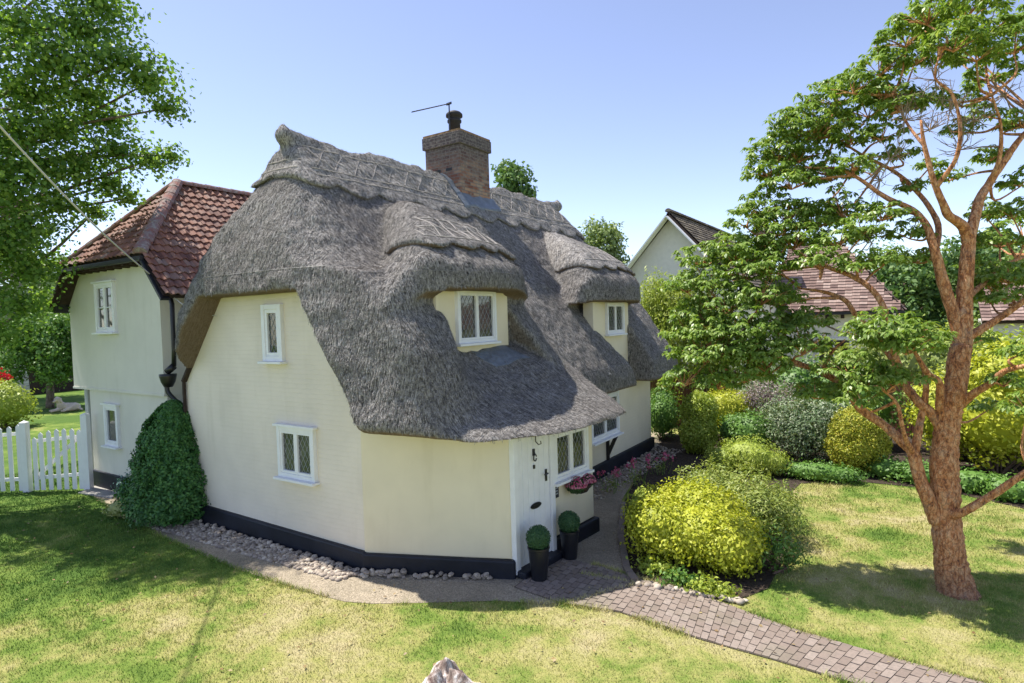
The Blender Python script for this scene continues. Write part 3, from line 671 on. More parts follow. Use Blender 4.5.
def stones(name, pts, sizes, mat, label, cat):
    n = len(pts); k = len(ICV); J = 1+RNG.uniform(-0.14, 0.14, (n, k, 1)); sc = np.array(sizes)[:, None, None]*RNG.uniform(0.7, 1.25, (n, 1, 3))*np.array([1, 1, 0.7])
    V = (ICV[None]*J*sc+np.array(pts)[:, None]).reshape(-1, 3); Fc = (ICFn[None]+np.arange(n)[:, None, None]*k).reshape(-1, 3)
    o = link_mesh(name, V, Fc, mat, None, True); return tag(o, label, cat, None, 'stuff')
mc = Mat('cobble_stone', 0.85, 0.25); r = mc.isl(); mc.base(mc.mix(mc.ramp(mc.noise(25, 3), [(0.4, G(0)), (0.7, G(0.4))]), mc.ramp(r, [(0, (0.22, 0.18, 0.145)), (0.4, (0.34, 0.28, 0.23)), (0.75, (0.45, 0.38, 0.30)), (1.0, (0.60, 0.52, 0.42))]), (0.2, 0.18, 0.15)))
pts, sz = [], []
def strip(a, b, n, w0, w1, s0, s1):
    a, b = np.array(a), np.array(b); d = nrm(b-a); nn_ = np.array((d[1], -d[0]))
    for _ in range(n):
        t = random.random(); ww = (w0*(1-t)+w1*t)*random.random()**1.1; p = a*(1-t)+b*t+nn_*(0.05+ww); s = random.uniform(s0, s1)
        pts.append((*p, s*0.4+max(0, 0.07*(1-ww/0.3))*random.random())); sz.append(s)
strip((-12.6, 6.13), (-6.9, 6.13), 1900, 0.60, 0.36, 0.018, 0.046)
strip((-6.9, 6.08), (-5.0, 6.95), 60, 0.12, 0.04, 0.03, 0.055)
stones('cobbles', pts, sz, mc.m, 'rounded grey and buff cobbles heaped along the black foot of the gable wall', 'cobbles')
pts, sz = [], []
strip((-5.92, 9.6), (-5.92, 16.2), 1000, 0.55, 0.75, 0.016, 0.036)
stones('shingle', pts, sz, mc.m, 'pale shingle strip along the far black plinth of the long wall', 'shingle')
# stone slab by the gate, bed edging
MB().prism([(*p, 0.0) for p in gp((78, 494), (112, 499), (128, 489), (100, 485))], (0, 0, 0.04)).build('stepping_stone', plain('slab', (0.36, 0.34, 0.31), 0.9, 0.2, 0.2, 8, 0.4), base=(*gnd(100, 492)[:2], 0), bevel=0.01)
tag(bpy.data.objects['stepping_stone'], 'flat grey stone slab lying on the lawn by the gatepost', 'paving slab')
eb = MB(); ex = gp((623, 505), (621, 540), (627, 572), (637, 585)); k = 0
E_ = np.array(ex); L_ = np.r_[0, np.cumsum(np.linalg.norm(np.diff(E_, axis=0), axis=1))]
for s_ in np.arange(0, L_[-1]-0.1, 0.22):
    a = np.array([np.interp(s_, L_, E_[:, i]) for i in (0, 1)]); b = np.array([np.interp(s_+0.2, L_, E_[:, i]) for i in (0, 1)]); eb.bar((*a, 0.03), (*b, 0.03+random.uniform(-0.005, 0.01)), 0.10, 0.07)
tag(eb.build('edging', mp.m, base=(*ex[0], 0)), 'low brick edging between the gravel and the yellow shrub bed', 'edging')
pts, sz = [], []
for i in range(42):
    t = i/41; p = np.array(gnd(640+105*t+random.uniform(-3, 3), 585+19*t+random.uniform(-1.5, 1.5))); pts.append((p[0], p[1], 0.03)); sz.append(random.uniform(0.03, 0.055))
stones('edging_stones', pts, sz, mc.m, 'row of small pale stones edging the bed along the paved path', 'edging stones')
# grass blades: real blades over the near lawn, fewer and broader with distance
def blades(n, xr, yr, hgt, wid):
    x = RNG.uniform(*xr, n); y = RNG.uniform(*yr, n)
    dx, dy = x, y; dep = x*fw[0]+y*fw[1]; side = x*CR[0]+y*CR[1]
    k = (dep > 4.5) & (dep < 19) & (np.abs(side) < dep*0.9+0.5) & (RNG.random(n) < np.clip((8.0/np.maximum(dep, 1))**1.4, 0.12, 1))
    for poly in (P_GRAVEL, P_BED, P_BRICK): k &= ~inpoly(x, y, poly)
    k &= ~((x > -17) & (x < -6) & (y > 6.0) & (y < 16.5))
    x, y, dep = x[k], y[k], dep[k]; n = len(x); f_ = np.clip(dep/8, 0.8, 2.2)
    clump = vnoise(x*3, y*3, x*0)+0.5; h = hgt*(0.5+clump)*RNG.uniform(0.5, 1.4, n)*f_**0.4; wv = wid*f_*RNG.uniform(0.6, 1.3, n)
    a = RNG.uniform(0, 2*math.pi, n); b = RNG.uniform(0, 2*math.pi, n); l = h*RNG.uniform(0.2, 0.9, n); z0 = np.zeros(n)
    P = np.stack([x, y, z0], 1); D = np.stack([np.cos(a)*wv, np.sin(a)*wv, z0], 1)/2; T = np.stack([np.cos(b)*l, np.sin(b)*l, h], 1)
    return np.stack([P-D, P+D, P+T], 1).reshape(-1, 3), np.arange(3*n).reshape(-1, 3)
V, Fc = blades(900000, (-20, 5), (1.5, 18), 0.030, 0.009)
tag(link_mesh('grass', V, Fc, m2.m), 'short mown grass, green under the trees and straw coloured in the sun', 'grass', None, 'stuff')

# longer unmown blades leaning over the edges of path and gravel, and a little litter
def edge_blades(poly, n, h, wid):
    A = np.array(poly+[poly[0]]); L = np.r_[0, np.cumsum(np.linalg.norm(np.diff(A, axis=0), axis=1))]; s = RNG.uniform(0, L[-1], n); x = np.interp(s, L, A[:, 0])+RNG.normal(size=n)*0.03; y = np.interp(s, L, A[:, 1])+RNG.normal(size=n)*0.03
    k = (vnoise(x*2, y*2, x*0) > -0.12) & ~((x > -17) & (x < -4.6) & (y > 5.9) & (y < 16.5)) & ~((x < -4) & (y > 7.2)) & (x < 4); x, y = x[k], y[k]; n = len(x)
    a, b = RNG.uniform(0, 6.28, n), RNG.uniform(0, 6.28, n); hh = h*RNG.uniform(0.4, 1.4, n); z0 = np.zeros(n)
    P = np.stack([x, y, z0], 1); D = np.stack([np.cos(a), np.sin(a), z0], 1)*wid/2; T = np.stack([np.cos(b)*hh*0.7, np.sin(b)*hh*0.7, hh], 1)
    return np.stack([P-D, P+D, P+T], 1).reshape(-1, 3), np.arange(3*n).reshape(-1, 3)
V1, F1 = edge_blades(P_GRAVEL[:11], 9000, 0.055, 0.010); V2, F2 = edge_blades(P_BRICK, 12000, 0.055, 0.010)
tag(link_mesh('edge_grass', np.vstack([V1, V2]), np.vstack([F1, F2+len(V1)]), m2.m), 'ragged longer grass leaning over the edges of the gravel and paving', 'grass', None, 'stuff')
n = 900; x = RNG.uniform(-15, 3, n); y = RNG.uniform(3, 11, n); k = ~((x > -17) & (x < -4.4) & (y > 6.0)); P = np.stack([x, y, np.full(n, 0.035)], 1)[k]
N = RNG.normal(size=P.shape)*0.35; N[:, 2] = 1; V, Q = leaf_arrays(P, N, 0.045, 0.6)
tag(link_mesh('leaf_litter', V, Q, leafmat('dry_leaf', (0.18, 0.10, 0.04), (0.35, 0.24, 0.10), (0.50, 0.42, 0.20), 0.1)), 'a few dry fallen leaves scattered over grass and gravel', 'fallen leaves', None, 'stuff')
# ------------------------------------------------------------------ tiled annexe
ann = empty('tiled_annexe', (-14.8, 8.0, 0), 'two storey pale rendered annexe with a red pantile half hipped roof, left of the thatch', 'house')
mb = MB(); mb.prism([(-17.1, 6.3, 2.41), (-12.78, 6.3, 2.41), (-12.78, 6.3, 4.75), (-13.30, 6.3, 5.35), (-16.3, 6.3, 5.35), (-17.1, 6.3, 4.75)], (0, 0.3, 0))
mb.box(-17.1, -16.85, 6.601, 14, 2.41, 4.5); mb.box(-13.03, -12.78, 6.601, 14, 2.41, 4.75); mb.build('upper_wall', M_annex, ann)
mb = MB(); mb.box(-16.40, -12.80, 6.36, 6.6, 0.42, 2.409); mb.box(-16.40, -16.15, 6.601, 13.9, 0, 2.409); mb.box(-13.0, -12.8, 6.601, 13.9, 0, 2.409); mb.build('lower_wall', M_annex, ann)
MB().box(-17.05, -16.41, 7.5, 7.7, 0, 2.409).build('porch_wall', M_porch, ann)
MB().box(-17.08, -16.90, 6.5, 6.72, 0, 2.409).build('corner_post', plain('grey_post', (0.34, 0.36, 0.36), 0.8), ann, bevel=0.01)
MB().box(-17.12, -12.77, 6.285, 6.62, 2.36, 2.412).build('jetty_board', M_annex, ann)
MB().box(-16.43, -12.75, 6.32, 6.62, 0, 0.42).build('plinth', M_plinth, ann, bevel=0.02)
window(ann, (-15.13, 6.285, 4.27), EX_, 0.92, 1.12, 2, lattice=False, fr=0.07, inner=0.05, bars=1, head=True)
window(ann, (-15.27, 6.345, 1.57), EX_, 0.66, 0.94, 1, lattice=False, fr=0.08, inner=0.04, curtain=True, head=True)
mt = Mat('clay_pantile', 0.75, 0.25); r = mt.isl(); nn = mt.noise(6, 5, 0.7)
c = mt.ramp(r, [(0, (0.15, 0.066, 0.05)), (0.35, (0.245, 0.11, 0.078)), (0.7, (0.33, 0.165, 0.115)), (1, (0.27, 0.19, 0.16))]); c = mt.mix(mt.ramp(nn, [(0.45, G(0)), (0.7, G(0.6))]), c, (0.16, 0.115, 0.11)); mt.base(c); mt.bump(mt.noise(30, 3), 0.5, 0.01)
M_tile = mt.m
mt = Mat('mossy_ridge_tile', 0.9, 0.2); nn = mt.noise(7, 5, 0.75); mt.base(mt.ramp(nn, [(0.35, (0.30, 0.13, 0.10)), (0.5, (0.24, 0.16, 0.15)), (0.65, (0.34, 0.31, 0.28))])); mt.bump(nn, 0.8, 0.03); M_ridge = mt.m
def tile_plane(mb, under, poly, tw=0.19, th=0.21, wave=0.028):
    """poly 3D, first edge horizontal at the eave; real lapped tiles row by row"""
    P = [np.array(p, float) for p in poly]; n_ = nrm(np.cross(P[1]-P[0], P[2]-P[0])); n_ *= np.sign(n_[2])
    u = nrm(np.cross(np.array([0, 0, 1.0]), n_)); v = nrm(np.cross(n_, u)); v *= np.sign(v[2]); o = min(P, key=lambda p: p[2])
    uv = [((p-o)@u, (p-o)@v) for p in P]; U0, U1 = min(a for a, b in uv), max(a for a, b in uv); V1 = max(b for a, b in uv)
    row = 0; vv = -0.03
    while vv < V1:
        uu = U0-tw+(tw/2)*(row % 2)*0
        while uu < U1:
            cx, cy = uu+tw/2, vv+th/2
            if inpoly(np.array([cx]), np.array([cy]), uv)[0]:
                j = random.uniform(-0.006, 0.006); k = 5; top, bot = [], []
                for i in range(k):
                    t = i/(k-1); hh = wave*math.sin(2*math.pi*t)+j
                    bot.append(o+u*(uu+t*tw*0.985)+v*(vv+random.uniform(-0.003, 0.003))+n_*(0.055+hh)); top.append(o+u*(uu+t*tw*0.985)+v*(vv+th*1.12)+n_*(0.018+hh))
                low = [b-n_*0.022 for b in bot]
                mb.add(bot+top+low, [(i, i+1, k+i+1, k+i) for i in range(k-1)]+[(2*k+i, 2*k+i+1, i+1, i) for i in range(k-1)])
            uu += tw
        vv += th; row += 1
    under.add([p-n_*0.02 for p in P]+[p-n_*0.10 for p in P], [tuple(range(len(P))), tuple(range(2*len(P)-1, len(P)-1, -1))]+[(i, (i+1) % len(P), (i+1) % len(P)+len(P), i+len(P)) for i in range(len(P))])
RX, RZ, RY = -14.6, 7.2, 7.75
tl, un = MB(), MB()
tile_plane(tl, un, [(-12.0, 6.0, 4.42), (-12.0, 14.5, 4.42), (RX, 14.5, RZ), (RX, RY, RZ), (-12.82, 6.0, 5.28)])
tile_plane(tl, un, [(-17.2, 6.0, 4.42), (-17.2, 14.5, 4.42), (RX, 14.5, RZ), (RX, RY, RZ), (-16.38, 6.0, 5.28)])
tile_plane(tl, un, [(-16.38, 6.0, 5.28), (-12.82, 6.0, 5.28), (RX, RY, RZ)], wave=0.02)
tl.build('roof_tiles', M_tile, ann); un.build('roof_boarding', M_darkwood, ann)
def ridge_run(mb, a, b, r=0.11, L=0.33):
    a, b = np.array(a, float), np.array(b, float); n_ = int(np.linalg.norm(b-a)/L); d = (b-a)/n_; s = nrm(np.cross(d, U3)); up = np.cross(s, nrm(d))
    for i in range(n_):
        p, q = a+d*i, a+d*(i+1.04); V = []
        for e, rr in ((p, r*1.05), (q, r*0.95)): V += [e+s*rr*math.cos(t)+up*(rr*math.sin(t)*0.8+0.02+random.uniform(0, 0.006)) for t in np.linspace(-0.3, math.pi+0.3, 9)]
        mb.add(V, [(j, j+1, 10+j, 9+j) for j in range(8)]+[tuple(range(8, -1, -1)), tuple(range(9, 18))])
mb = MB(); ridge_run(mb, (RX, RY, RZ), (RX, 14.5, RZ)); mb.build('ridge_tiles', M_ridge, ann)
mb = MB(); ridge_run(mb, (-12.80, 5.98, 5.28), (RX, RY, RZ+0.02), 0.13); ridge_run(mb, (-16.40, 5.98, 5.28), (RX, RY, RZ+0.02), 0.11); mb.build('hip_tiles', M_ridge, ann)
mb = MB(); mb.bar((-16.5, 5.96, 5.17), (-12.7, 5.96, 5.17), 0.10, 0.09); mb.build('gutter', M_iron, ann, bevel=0.01)
for x in np.arange(-16.2, -13.2, 0.36): MB().box(x, x+0.10, 6.0, 6.3, 5.08, 5.18).build('eave_bracket', M_darkwood, ann)
for s_, x0, x1 in ((1, -12.80, -12.02), (-1, -16.40, -17.2)):
    MB().bar((x0, 6.02, 5.20), (x1+0.02*s_, 6.02, 4.32), 0.05, 0.18, up=(0, 1, 0)).build('bargeboard', M_darkwood if s_ < 0 else M_iron, ann)
mb = MB(); mb.bar((-17.2, 6.15, 4.22), (-17.0, 6.15, 4.6), 0.3, 0.05, up=(1, 0, 0)); mb.build('eave_soffit', M_iron, ann)
mb = MB(); Dp = 12.05
pth = [at(165, 290, Dp), at(170, 297, Dp), at(172, 304, Dp-0.05), at(173, 330, Dp-0.05), at(174, 350, Dp-0.05), at(174, 366, Dp)]; mb.tube(pth, 0.045, 8)
mb.tube([at(155, 283, Dp+0.3), at(165, 291, Dp)], 0.05, 8); mb.build('downpipe', M_iron, ann, True)
hp = at(168, 377, Dp); mb = MB(); mb.lathe(hp-U3*0.20, [(0.08, 0), (0.13, 0.10), (0.16, 0.22), (0.16, 0.26)], 12); mb.tube([at(174, 366, Dp), at(167, 372, Dp)], 0.07, 8); mb.build('hopper', M_iron, ann, True)
mb = MB(); mb.tube(*smooth_path([at(167, 384, Dp), at(168, 392, Dp), at(175, 400, Dp), at(182, 408, Dp), at(183, 440, Dp)], [0.045]*5), 8); mb.build('waste_pipe', M_iron, ann, True)

# ------------------------------------------------------------------ overhead cable
ca = MB(); E0 = at(-60, 60, 6.5); E1 = at(158, 281, 12.2); mids = [E0*(1-t)+E1*t-U3*0.25*math.sin(math.pi*t)*0.6 for t in np.linspace(0, 1, 24)]; ca.tube(mids, 0.014, 6)
ca.tube([at(158, 281, 12.2)*(1-t)+at(217, 316, 10.9)*t-U3*0.18*math.sin(math.pi*t) for t in np.linspace(0, 1, 12)], 0.007, 5)
tag(ca.build('overhead_cable', plain('cable_sheath', (0.55, 0.54, 0.52), 0.6), base=E1), 'thin grey service cable slanting down to the annexe eave', 'cable')

# ------------------------------------------------------------------ gate and picket fence
GD = 14.15
def pick(mb, px, y0, y1, w_=0.10, d=GD, pt=True):
    a, b = at(px, y1, d), at(px, y0, d); a[2] = 0.04; rr = CR*1.0; rr = nrm((rr[0], rr[1], 0)); ff = nrm((fw[0], fw[1], 0)); top = b[2]
    P = [a-rr*w_/2, a+rr*w_/2, a+rr*w_/2+U3*(top-a[2]-0.05), a+U3*(top-a[2]), a-rr*w_/2+U3*(top-a[2]-0.05)]
    return mb.prism([p-ff*0.01 for p in P], ff*0.022)
def gpost(px, top, label, sub):
    b = at(px, 488, GD+0.03); b[2] = 0; t = at(px, top, GD+0.03)[2]; ff, rr = nrm((fw[0], fw[1], 0)), nrm((CR[0], CR[1], 0)); s_ = 0.072
    mb = MB(); mb.obox(b+U3*t/2, rr*s_, ff*s_, U3*t/2); mb.add([b+U3*t+rr*s_*i+ff*s_*j for i, j in ((-1, -1), (1, -1), (1, 1), (-1, 1))]+[b+U3*(t+0.05)], [(0, 1, 4), (1, 2, 4), (2, 3, 4), (3, 0, 4)])
    tag(mb.build('gatepost', M_white, base=b, bevel=0.006), label, 'gatepost', 'white gateposts')
gpost(89, 414, 'taller white gatepost against the annexe wall corner', 0)
gpost(28, 422, 'white gatepost between the gate and the picket fence', 1)
ga = empty('garden_gate', (*at(82, 480, GD)[:2], 0), 'low white picket gate with diagonal brace standing between two posts', 'gate')
ff, rr = nrm((fw[0], fw[1], 0)), nrm((CR[0], CR[1], 0))
for px, y0 in zip((37, 43.5, 51.5, 59.5, 67, 75, 82), (437, 432, 430, 428.5, 428, 428, 429)): pick(MB(), px, y0, 486).build('picket', M_white, ga)
def rail(parent, p0, p1, name='rail', hh=0.05):
    a, b = at(*p0, GD+0.03), at(*p1, GD+0.03); MB().bar(a, b, 0.03, 0.08).build(name, M_white, parent)
rail(ga, (35, 441), (83, 436)); rail(ga, (35, 478), (83, 474)); rail(ga, (38, 476), (80, 436), 'brace')
fe = empty('picket_fence', (*at(10, 488, GD)[:2], 0), 'white picket fence at the left edge of the lawn, beside the gatepost', 'fence')
for px, y0 in zip((-39, -31, -22.5, -14, -5.5, 3, 12.5, 21.5), (430,)*5+(427, 426, 424)): pick(MB(), px, y0, 487).build('picket', M_white, fe)
rail(fe, (-42, 440), (23, 433)); rail(fe, (-42, 482), (23, 479))

# ------------------------------------------------------------------ planters by the door, wall basket
M_pot = plain('black_planter_glaze', (0.012, 0.013, 0.018), 0.35, 0.5, 0.3, 6)
M_topiary = leafmat('topiary_leaf', (0.03, 0.09, 0.035), (0.07, 0.17, 0.06), (0.12, 0.22, 0.09), 0.15)
def leafball(name, c, r, n, size, mat, parent, flat=1.0, spread=0.6):
    d = rnd_dirs(n); P = np.array(c)+d*np.array([r, r, r*flat])*RNG.uniform(0.86, 1.03, (n, 1)); N = d+RNG.normal(size=(n, 3))*spread
    V, Q = leaf_arrays(P, N, size); dc_ = rnd_dirs(1)
    k = len(ICV); V2 = np.array(c)+ICV*np.array([r, r, r*flat])*0.88; T = ICFn; T4 = np.c_[T, T[:, 2]]
    me = link_mesh(name, np.vstack([V, V2]), [tuple(q) for q in Q.tolist()]+[tuple(int(i)+len(V) for i in t) for t in T], mat, parent)
    return me
def planter(px, py, ht, rt, label):
    b = gnd(px, py); b[2] = 0.02
    e = empty('planter', b, label, 'planter', 'black planters by the front door')
    MB().lathe(b, [(rt*0.70, 0), (rt*0.74, 0.02), (rt*0.98, ht*0.93), (rt*1.04, ht*0.95), (rt*1.04, ht), (rt*0.93, ht), (rt*0.92, ht*0.93)], 24).build('pot', M_pot, e, smooth=True).modifiers.new('b', 'EDGE_SPLIT')
    leafball('box_ball', b+U3*(ht+rt*0.80), rt*1.13, 2600, 0.026, M_topiary, e)
planter(539.5, 580, 0.47, 0.155, 'black tapered pot with clipped green ball, nearer the path, left of the pair')
planter(570, 559, 0.44, 0.150, 'black tapered pot with clipped green ball beside the porch plinth, right of the pair')
bk = empty('wall_basket', np.array((*(PB+d2*1.55), 0.95)), 'wall basket full of pink and white flowers under the porch window', 'flower basket')
bc = np.array((*(PB+d2*1.62), 1.02))+dn*0.16
M_fl = leafmat('pink_flower', (0.45, 0.05, 0.14), (0.65, 0.18, 0.28), (0.8, 0.55, 0.6), 0.2); M_fg = leafmat('basket_leaf', (0.04, 0.09, 0.03), (0.08, 0.16, 0.05), (0.16, 0.2, 0.1), 0.2)
MB().lathe(bc-U3*0.16, [(0.03, 0), (0.12, 0.04), (0.17, 0.12), (0.18, 0.15)], 16).build('basket', M_darkwood, bk)
for q, rr_ in ((-0.12, 0.17), (0.20, 0.145)):
    leafball('foliage', bc+dr*q, rr_, 600, 0.04, M_fg, bk, 0.75); dd_ = rnd_dirs(420, 0.6); V, Q = leaf_arrays(bc+dr*q+dd_*rr_*np.array([1.08, 1.08, 0.85]), dd_+RNG.normal(size=dd_.shape)*0.3, 0.030, 0.9); link_mesh('flowers', V, Q, M_fl, bk)

# ------------------------------------------------------------------ stump in front of the camera
m = Mat('weathered_stump', 0.9, 0.15); nn = m.noise(1, 5, 0.7, vec=m.map((14, 14, 3))); m.base(m.ramp(nn, [(0.35, (0.10, 0.06, 0.05)), (0.5, (0.32, 0.25, 0.21)), (0.62, (0.75, 0.70, 0.66))])); m.bump(nn, 0.9, 0.03)
tb = at(447, 700, 4.3); tb[2] = 0; tz = at(447, 666, 4.3)[2]
def stump_fn(x, y, z):
    a = np.arctan2(y-tb[1], x-tb[0]); r = np.sqrt((x-tb[0])**2+(y-tb[1])**2); R_ = 0.30+0.025*np.sin(5*a+z*2)+0.015*np.sin(9*a)+0.16*np.exp(-z/0.14)
    d = r-R_; top = tz-0.05+0.06*np.sin(3*a+1)-1.6*np.maximum(r-0.06, 0)**1.5+vnoise(x*22, y*22, z*6)*0.09
    return smax(d+vnoise(x*30, y*30, z*5)*0.02, z-top, 0.05)
lo = (tb[0]-0.5, tb[1]-0.5, -0.05); x, y, z = grid(lo, (tb[0]+0.5, tb[1]+0.5, tz+0.2), 0.022); v, q = surface_nets(stump_fn(x, y, z), lo, 0.022)
tag(link_mesh('tree_stump', v, q, m.m, None, True, base=tb), 'weathered bleached stump at the bottom edge on the lawn', 'tree stump')

# ------------------------------------------------------------------ dog lying on the far lawn
db = at(61, 412, 27.0); db = gnd(61, 411.5)
sx, sf = nrm((CR[0], CR[1], 0)), nrm((fw[0], fw[1], 0)); O3 = np.array(db)
def DW(a, b, c): return O3+sx*a-sf*b+U3*c
def dog_fn(x, y, z):
    C_ = lambda a, b, r1, r2: capsule(x, y, z, DW(*a), DW(*b), r1, r2)
    t = C_((0.10, 0.0, 0.22), (0.62, -0.12, 0.20), 0.20, 0.19)
    for a, b, r1, r2, k in (((0.05, 0.02, 0.28), (-0.02, 0.12, 0.50), 0.15, 0.10, 0.10), ((-0.03, 0.12, 0.60), (-0.04, 0.18, 0.58), 0.125, 0.11, 0.05), ((-0.05, 0.22, 0.54), (-0.07, 0.36, 0.50), 0.065, 0.045, 0.05),
                            ((0.0, 0.10, 0.14), (-0.34, 0.22, 0.06), 0.075, 0.05, 0.05), ((0.08, 0.14, 0.12), (-0.16, 0.36, 0.06), 0.075, 0.05, 0.05), ((0.60, 0.02, 0.16), (0.42, 0.22, 0.10), 0.15, 0.08, 0.06), ((0.42, 0.22, 0.08), (0.26, 0.30, 0.05), 0.06, 0.045, 0.04),
                            ((0.80, -0.10, 0.14), (1.02, 0.02, 0.06), 0.06, 0.03, 0.06), ((-0.15, 0.10, 0.62), (-0.19, 0.13, 0.47), 0.045, 0.05, 0.03), ((0.09, 0.10, 0.62), (0.13, 0.13, 0.47), 0.045, 0.05, 0.03)):
        t = smin(t, C_(a, b, r1, r2), k)
    return t+vnoise(x*14, y*14, z*14)*0.035
lo = tuple(O3-np.array([1.3, 1.3, 0.05])); x, y, z = grid(lo, tuple(O3+np.array([1.3, 1.3, 0.85])), 0.025); v, q = surface_nets(dog_fn(x, y, z), lo, 0.025)
mdog = plain('cream_fur', (0.62, 0.52, 0.42), 0.95, 0.1, 0.25, 6, 0.8)
dog = tag(link_mesh('dog', v, q, mdog, None, True, base=db), 'cream long haired dog lying in the shade under the round tree', 'dog')
MB().lathe(DW(-0.073, 0.395, 0.49), [(0.01, 0), (0.028, 0.015), (0.028, 0.035), (0.01, 0.045)], 8).build('nose', M_iron, dog)
for s_ in (-0.055, 0.045): MB().lathe(DW(-0.035+s_, 0.28, 0.615), [(0.004, 0), (0.016, 0.01), (0.016, 0.022), (0.004, 0.032)], 8).build('eye', M_iron, dog)

# ------------------------------------------------------------------ neighbouring houses
M_nw = plain('neighbour_render', (0.74, 0.70, 0.64), 0.85, 0.2, 0.05)
mt = Mat('old_roof_tile', 0.85, 0.2); r = mt.isl(); mt.base(mt.ramp(r, [(0, (0.13, 0.085, 0.075)), (0.5, (0.23, 0.155, 0.13)), (1, (0.36, 0.27, 0.23))])); M_tile2 = mt.m
mt = Mat('mossy_roof_tile', 0.85, 0.2); r = mt.isl(); mt.base(mt.ramp(r, [(0, (0.09, 0.075, 0.06)), (0.5, (0.17, 0.14, 0.11)), (1, (0.26, 0.22, 0.16))])); M_tile3 = mt.m
ap = at(668, 212, 24.3); ax0, ay0, az0 = ap
ha = empty('gabled_house', (ax0, ay0+4, 0), 'neighbouring cream house with white bargeboards and a steep mossy gable', 'house')
hw, ez = 3.3, az0-3.3*1.12
MB().prism([(ax0-hw+0.3, ay0+0.3, 0), (ax0+hw-0.3, ay0+0.3, 0), (ax0+hw-0.3, ay0+0.3, ez+0.2), (ax0, ay0+0.3, az0-0.2), (ax0-hw+0.3, ay0+0.3, ez+0.2)], (0, 10, 0)).build('walls', M_nw, ha)
tl, un = MB(), MB()
for s_ in (1, -1): tile_plane(tl, un, [(ax0+s_*hw, ay0, ez), (ax0+s_*hw, ay0+10.5, ez), (ax0, ay0+10.5, az0), (ax0, ay0, az0)], 0.28, 0.2, 0.006)
tl.build('roof_tiles', M_tile3, ha); un.build('roof_boarding', M_darkwood, ha)
mb = MB(); ridge_run(mb, (ax0, ay0, az0+0.03), (ax0, ay0+10.5, az0+0.03), 0.12); mb.build('ridge_tiles', M_tile3, ha)
for s_ in (1, -1): MB().bar((ax0+0.01*s_, ay0-0.10, az0-0.20), (ax0+s_*hw, ay0-0.10, ez-0.20), 0.05, 0.40, up=(0, 1, 0)).build('bargeboard', M_white, ha)
window(ha, (ax0-0.2, ay0+0.28, 3.6), EX_, 1.2, 1.1, 2, lattice=False, bars=1)
L0 = at(740, 314, 25.5); R0 = at(905, 307, 27.5); Lx, Rx_, By = L0[0], R0[0], (L0[1]+R0[1])/2; ez = 3.62
hb = empty('tiled_bungalow', ((Lx+Rx_)/2, By+3, 0), 'neighbouring white rendered house with a long red brown tiled roof behind the orange tree', 'house')
tl, un = MB(), MB(); rz = ez+3.3; ry = By+3.6
tile_plane(tl, un, [(Lx, By, ez), (Rx_, By, ez), (Rx_-2.6, ry, rz), (Lx+1.0, ry, rz)], 0.3, 0.2, 0.006)
tile_plane(tl, un, [(Rx_, By, ez), (Rx_, By+7.2, ez), (Rx_-2.6, ry, rz)], 0.3, 0.2, 0.006)
tile_plane(tl, un, [(Lx, By+7.2, ez), (Rx_, By+7.2, ez), (Rx_-2.6, ry, rz), (Lx+1.0, ry, rz)], 0.3, 0.2, 0.006)
tl.build('roof_tiles', M_tile2, hb); un.build('roof_boarding', M_darkwood, hb)
MB().box(Lx+0.3, Rx_-0.4, By+0.4, By+6.8, 0, ez-0.05).build('walls', M_nw, hb)
MB().bar((Lx, By-0.06, ez-0.08), (Rx_, By-0.06, ez-0.08), 0.1, 0.1).build('gutter', M_iron, hb)
for x in np.arange(Lx+0.5, Rx_-0.5, 0.6): MB().box(x, x+0.12, By, By+0.4, ez-0.3, ez-0.14).build('eave_bracket', M_darkwood, hb)
cp = at(765, 232, 29.0); MB().box(cp[0]-0.35, cp[0]+0.35, cp[1]-0.35, cp[1]+0.35, rz-1.2, cp[2]+0.25).build('chimney', M_brick, hb)
window(hb, (Lx+3.2, By+0.38, 1.9), EX_, 1.4, 1.1, 2, lattice=False)
c0 = at(992, 300, 21); hc = empty('white_outbuilding', (c0[0]+4, c0[1], 0), 'low white walled building glimpsed at the right edge behind the tree', 'outbuilding')
MB().box(c0[0], c0[0]+9, c0[1], c0[1]+5, 0, 3.15).build('walls', M_nw, hc)
tl, un = MB(), MB(); tile_plane(tl, un, [(c0[0]-0.3, c0[1]-0.3, 3.15), (c0[0]+9.3, c0[1]-0.3, 3.15), (c0[0]+9.3, c0[1]+2.5, 4.6), (c0[0]-0.3, c0[1]+2.5, 4.6)], 0.3, 0.25, 0.006); tl.build('roof_tiles', M_tile2, hc); un.build('roof_boarding', M_darkwood, hc)
# fences
mf = Mat('brown_fence_board', 0.85, 0.2); r = mf.isl(); n_f = mf.noise(1, 4, vec=mf.map((20, 20, 2))); mf.base(mf.mix(r, mf.mix(n_f, (0.10, 0.04, 0.025), (0.20, 0.085, 0.05)), (0.14, 0.07, 0.045)))
def board_fence(a, b, h, label):
    a, b = np.array(a), np.array(b); L = np.linalg.norm(b-a); d = (b-a)/L; nn_ = np.array((d[1], -d[0], 0)); d = np.array((*d, 0)); A = np.array((*a, 0.0))
    e = empty('board_fence', ((a[0]+b[0])/2, (a[1]+b[1])/2, 0), label, 'fence'); mb = MB(); s = 0
    while s < L: mb.obox(A+d*(s+0.06)+U3*(h/2)+nn_*0.01*(random.random()), d*0.058, nn_*0.009, U3*(h/2+random.uniform(-0.01, 0.01))); s += 0.122
    mb.build('boards', mf.m, e)
    for s in np.arange(0, L+0.1, 1.83): MB().obox(A+d*s+U3*(h/2+0.04)-nn_*0.06, d*0.05, nn_*0.05, U3*(h/2+0.04)).build('post', mf.m, e)
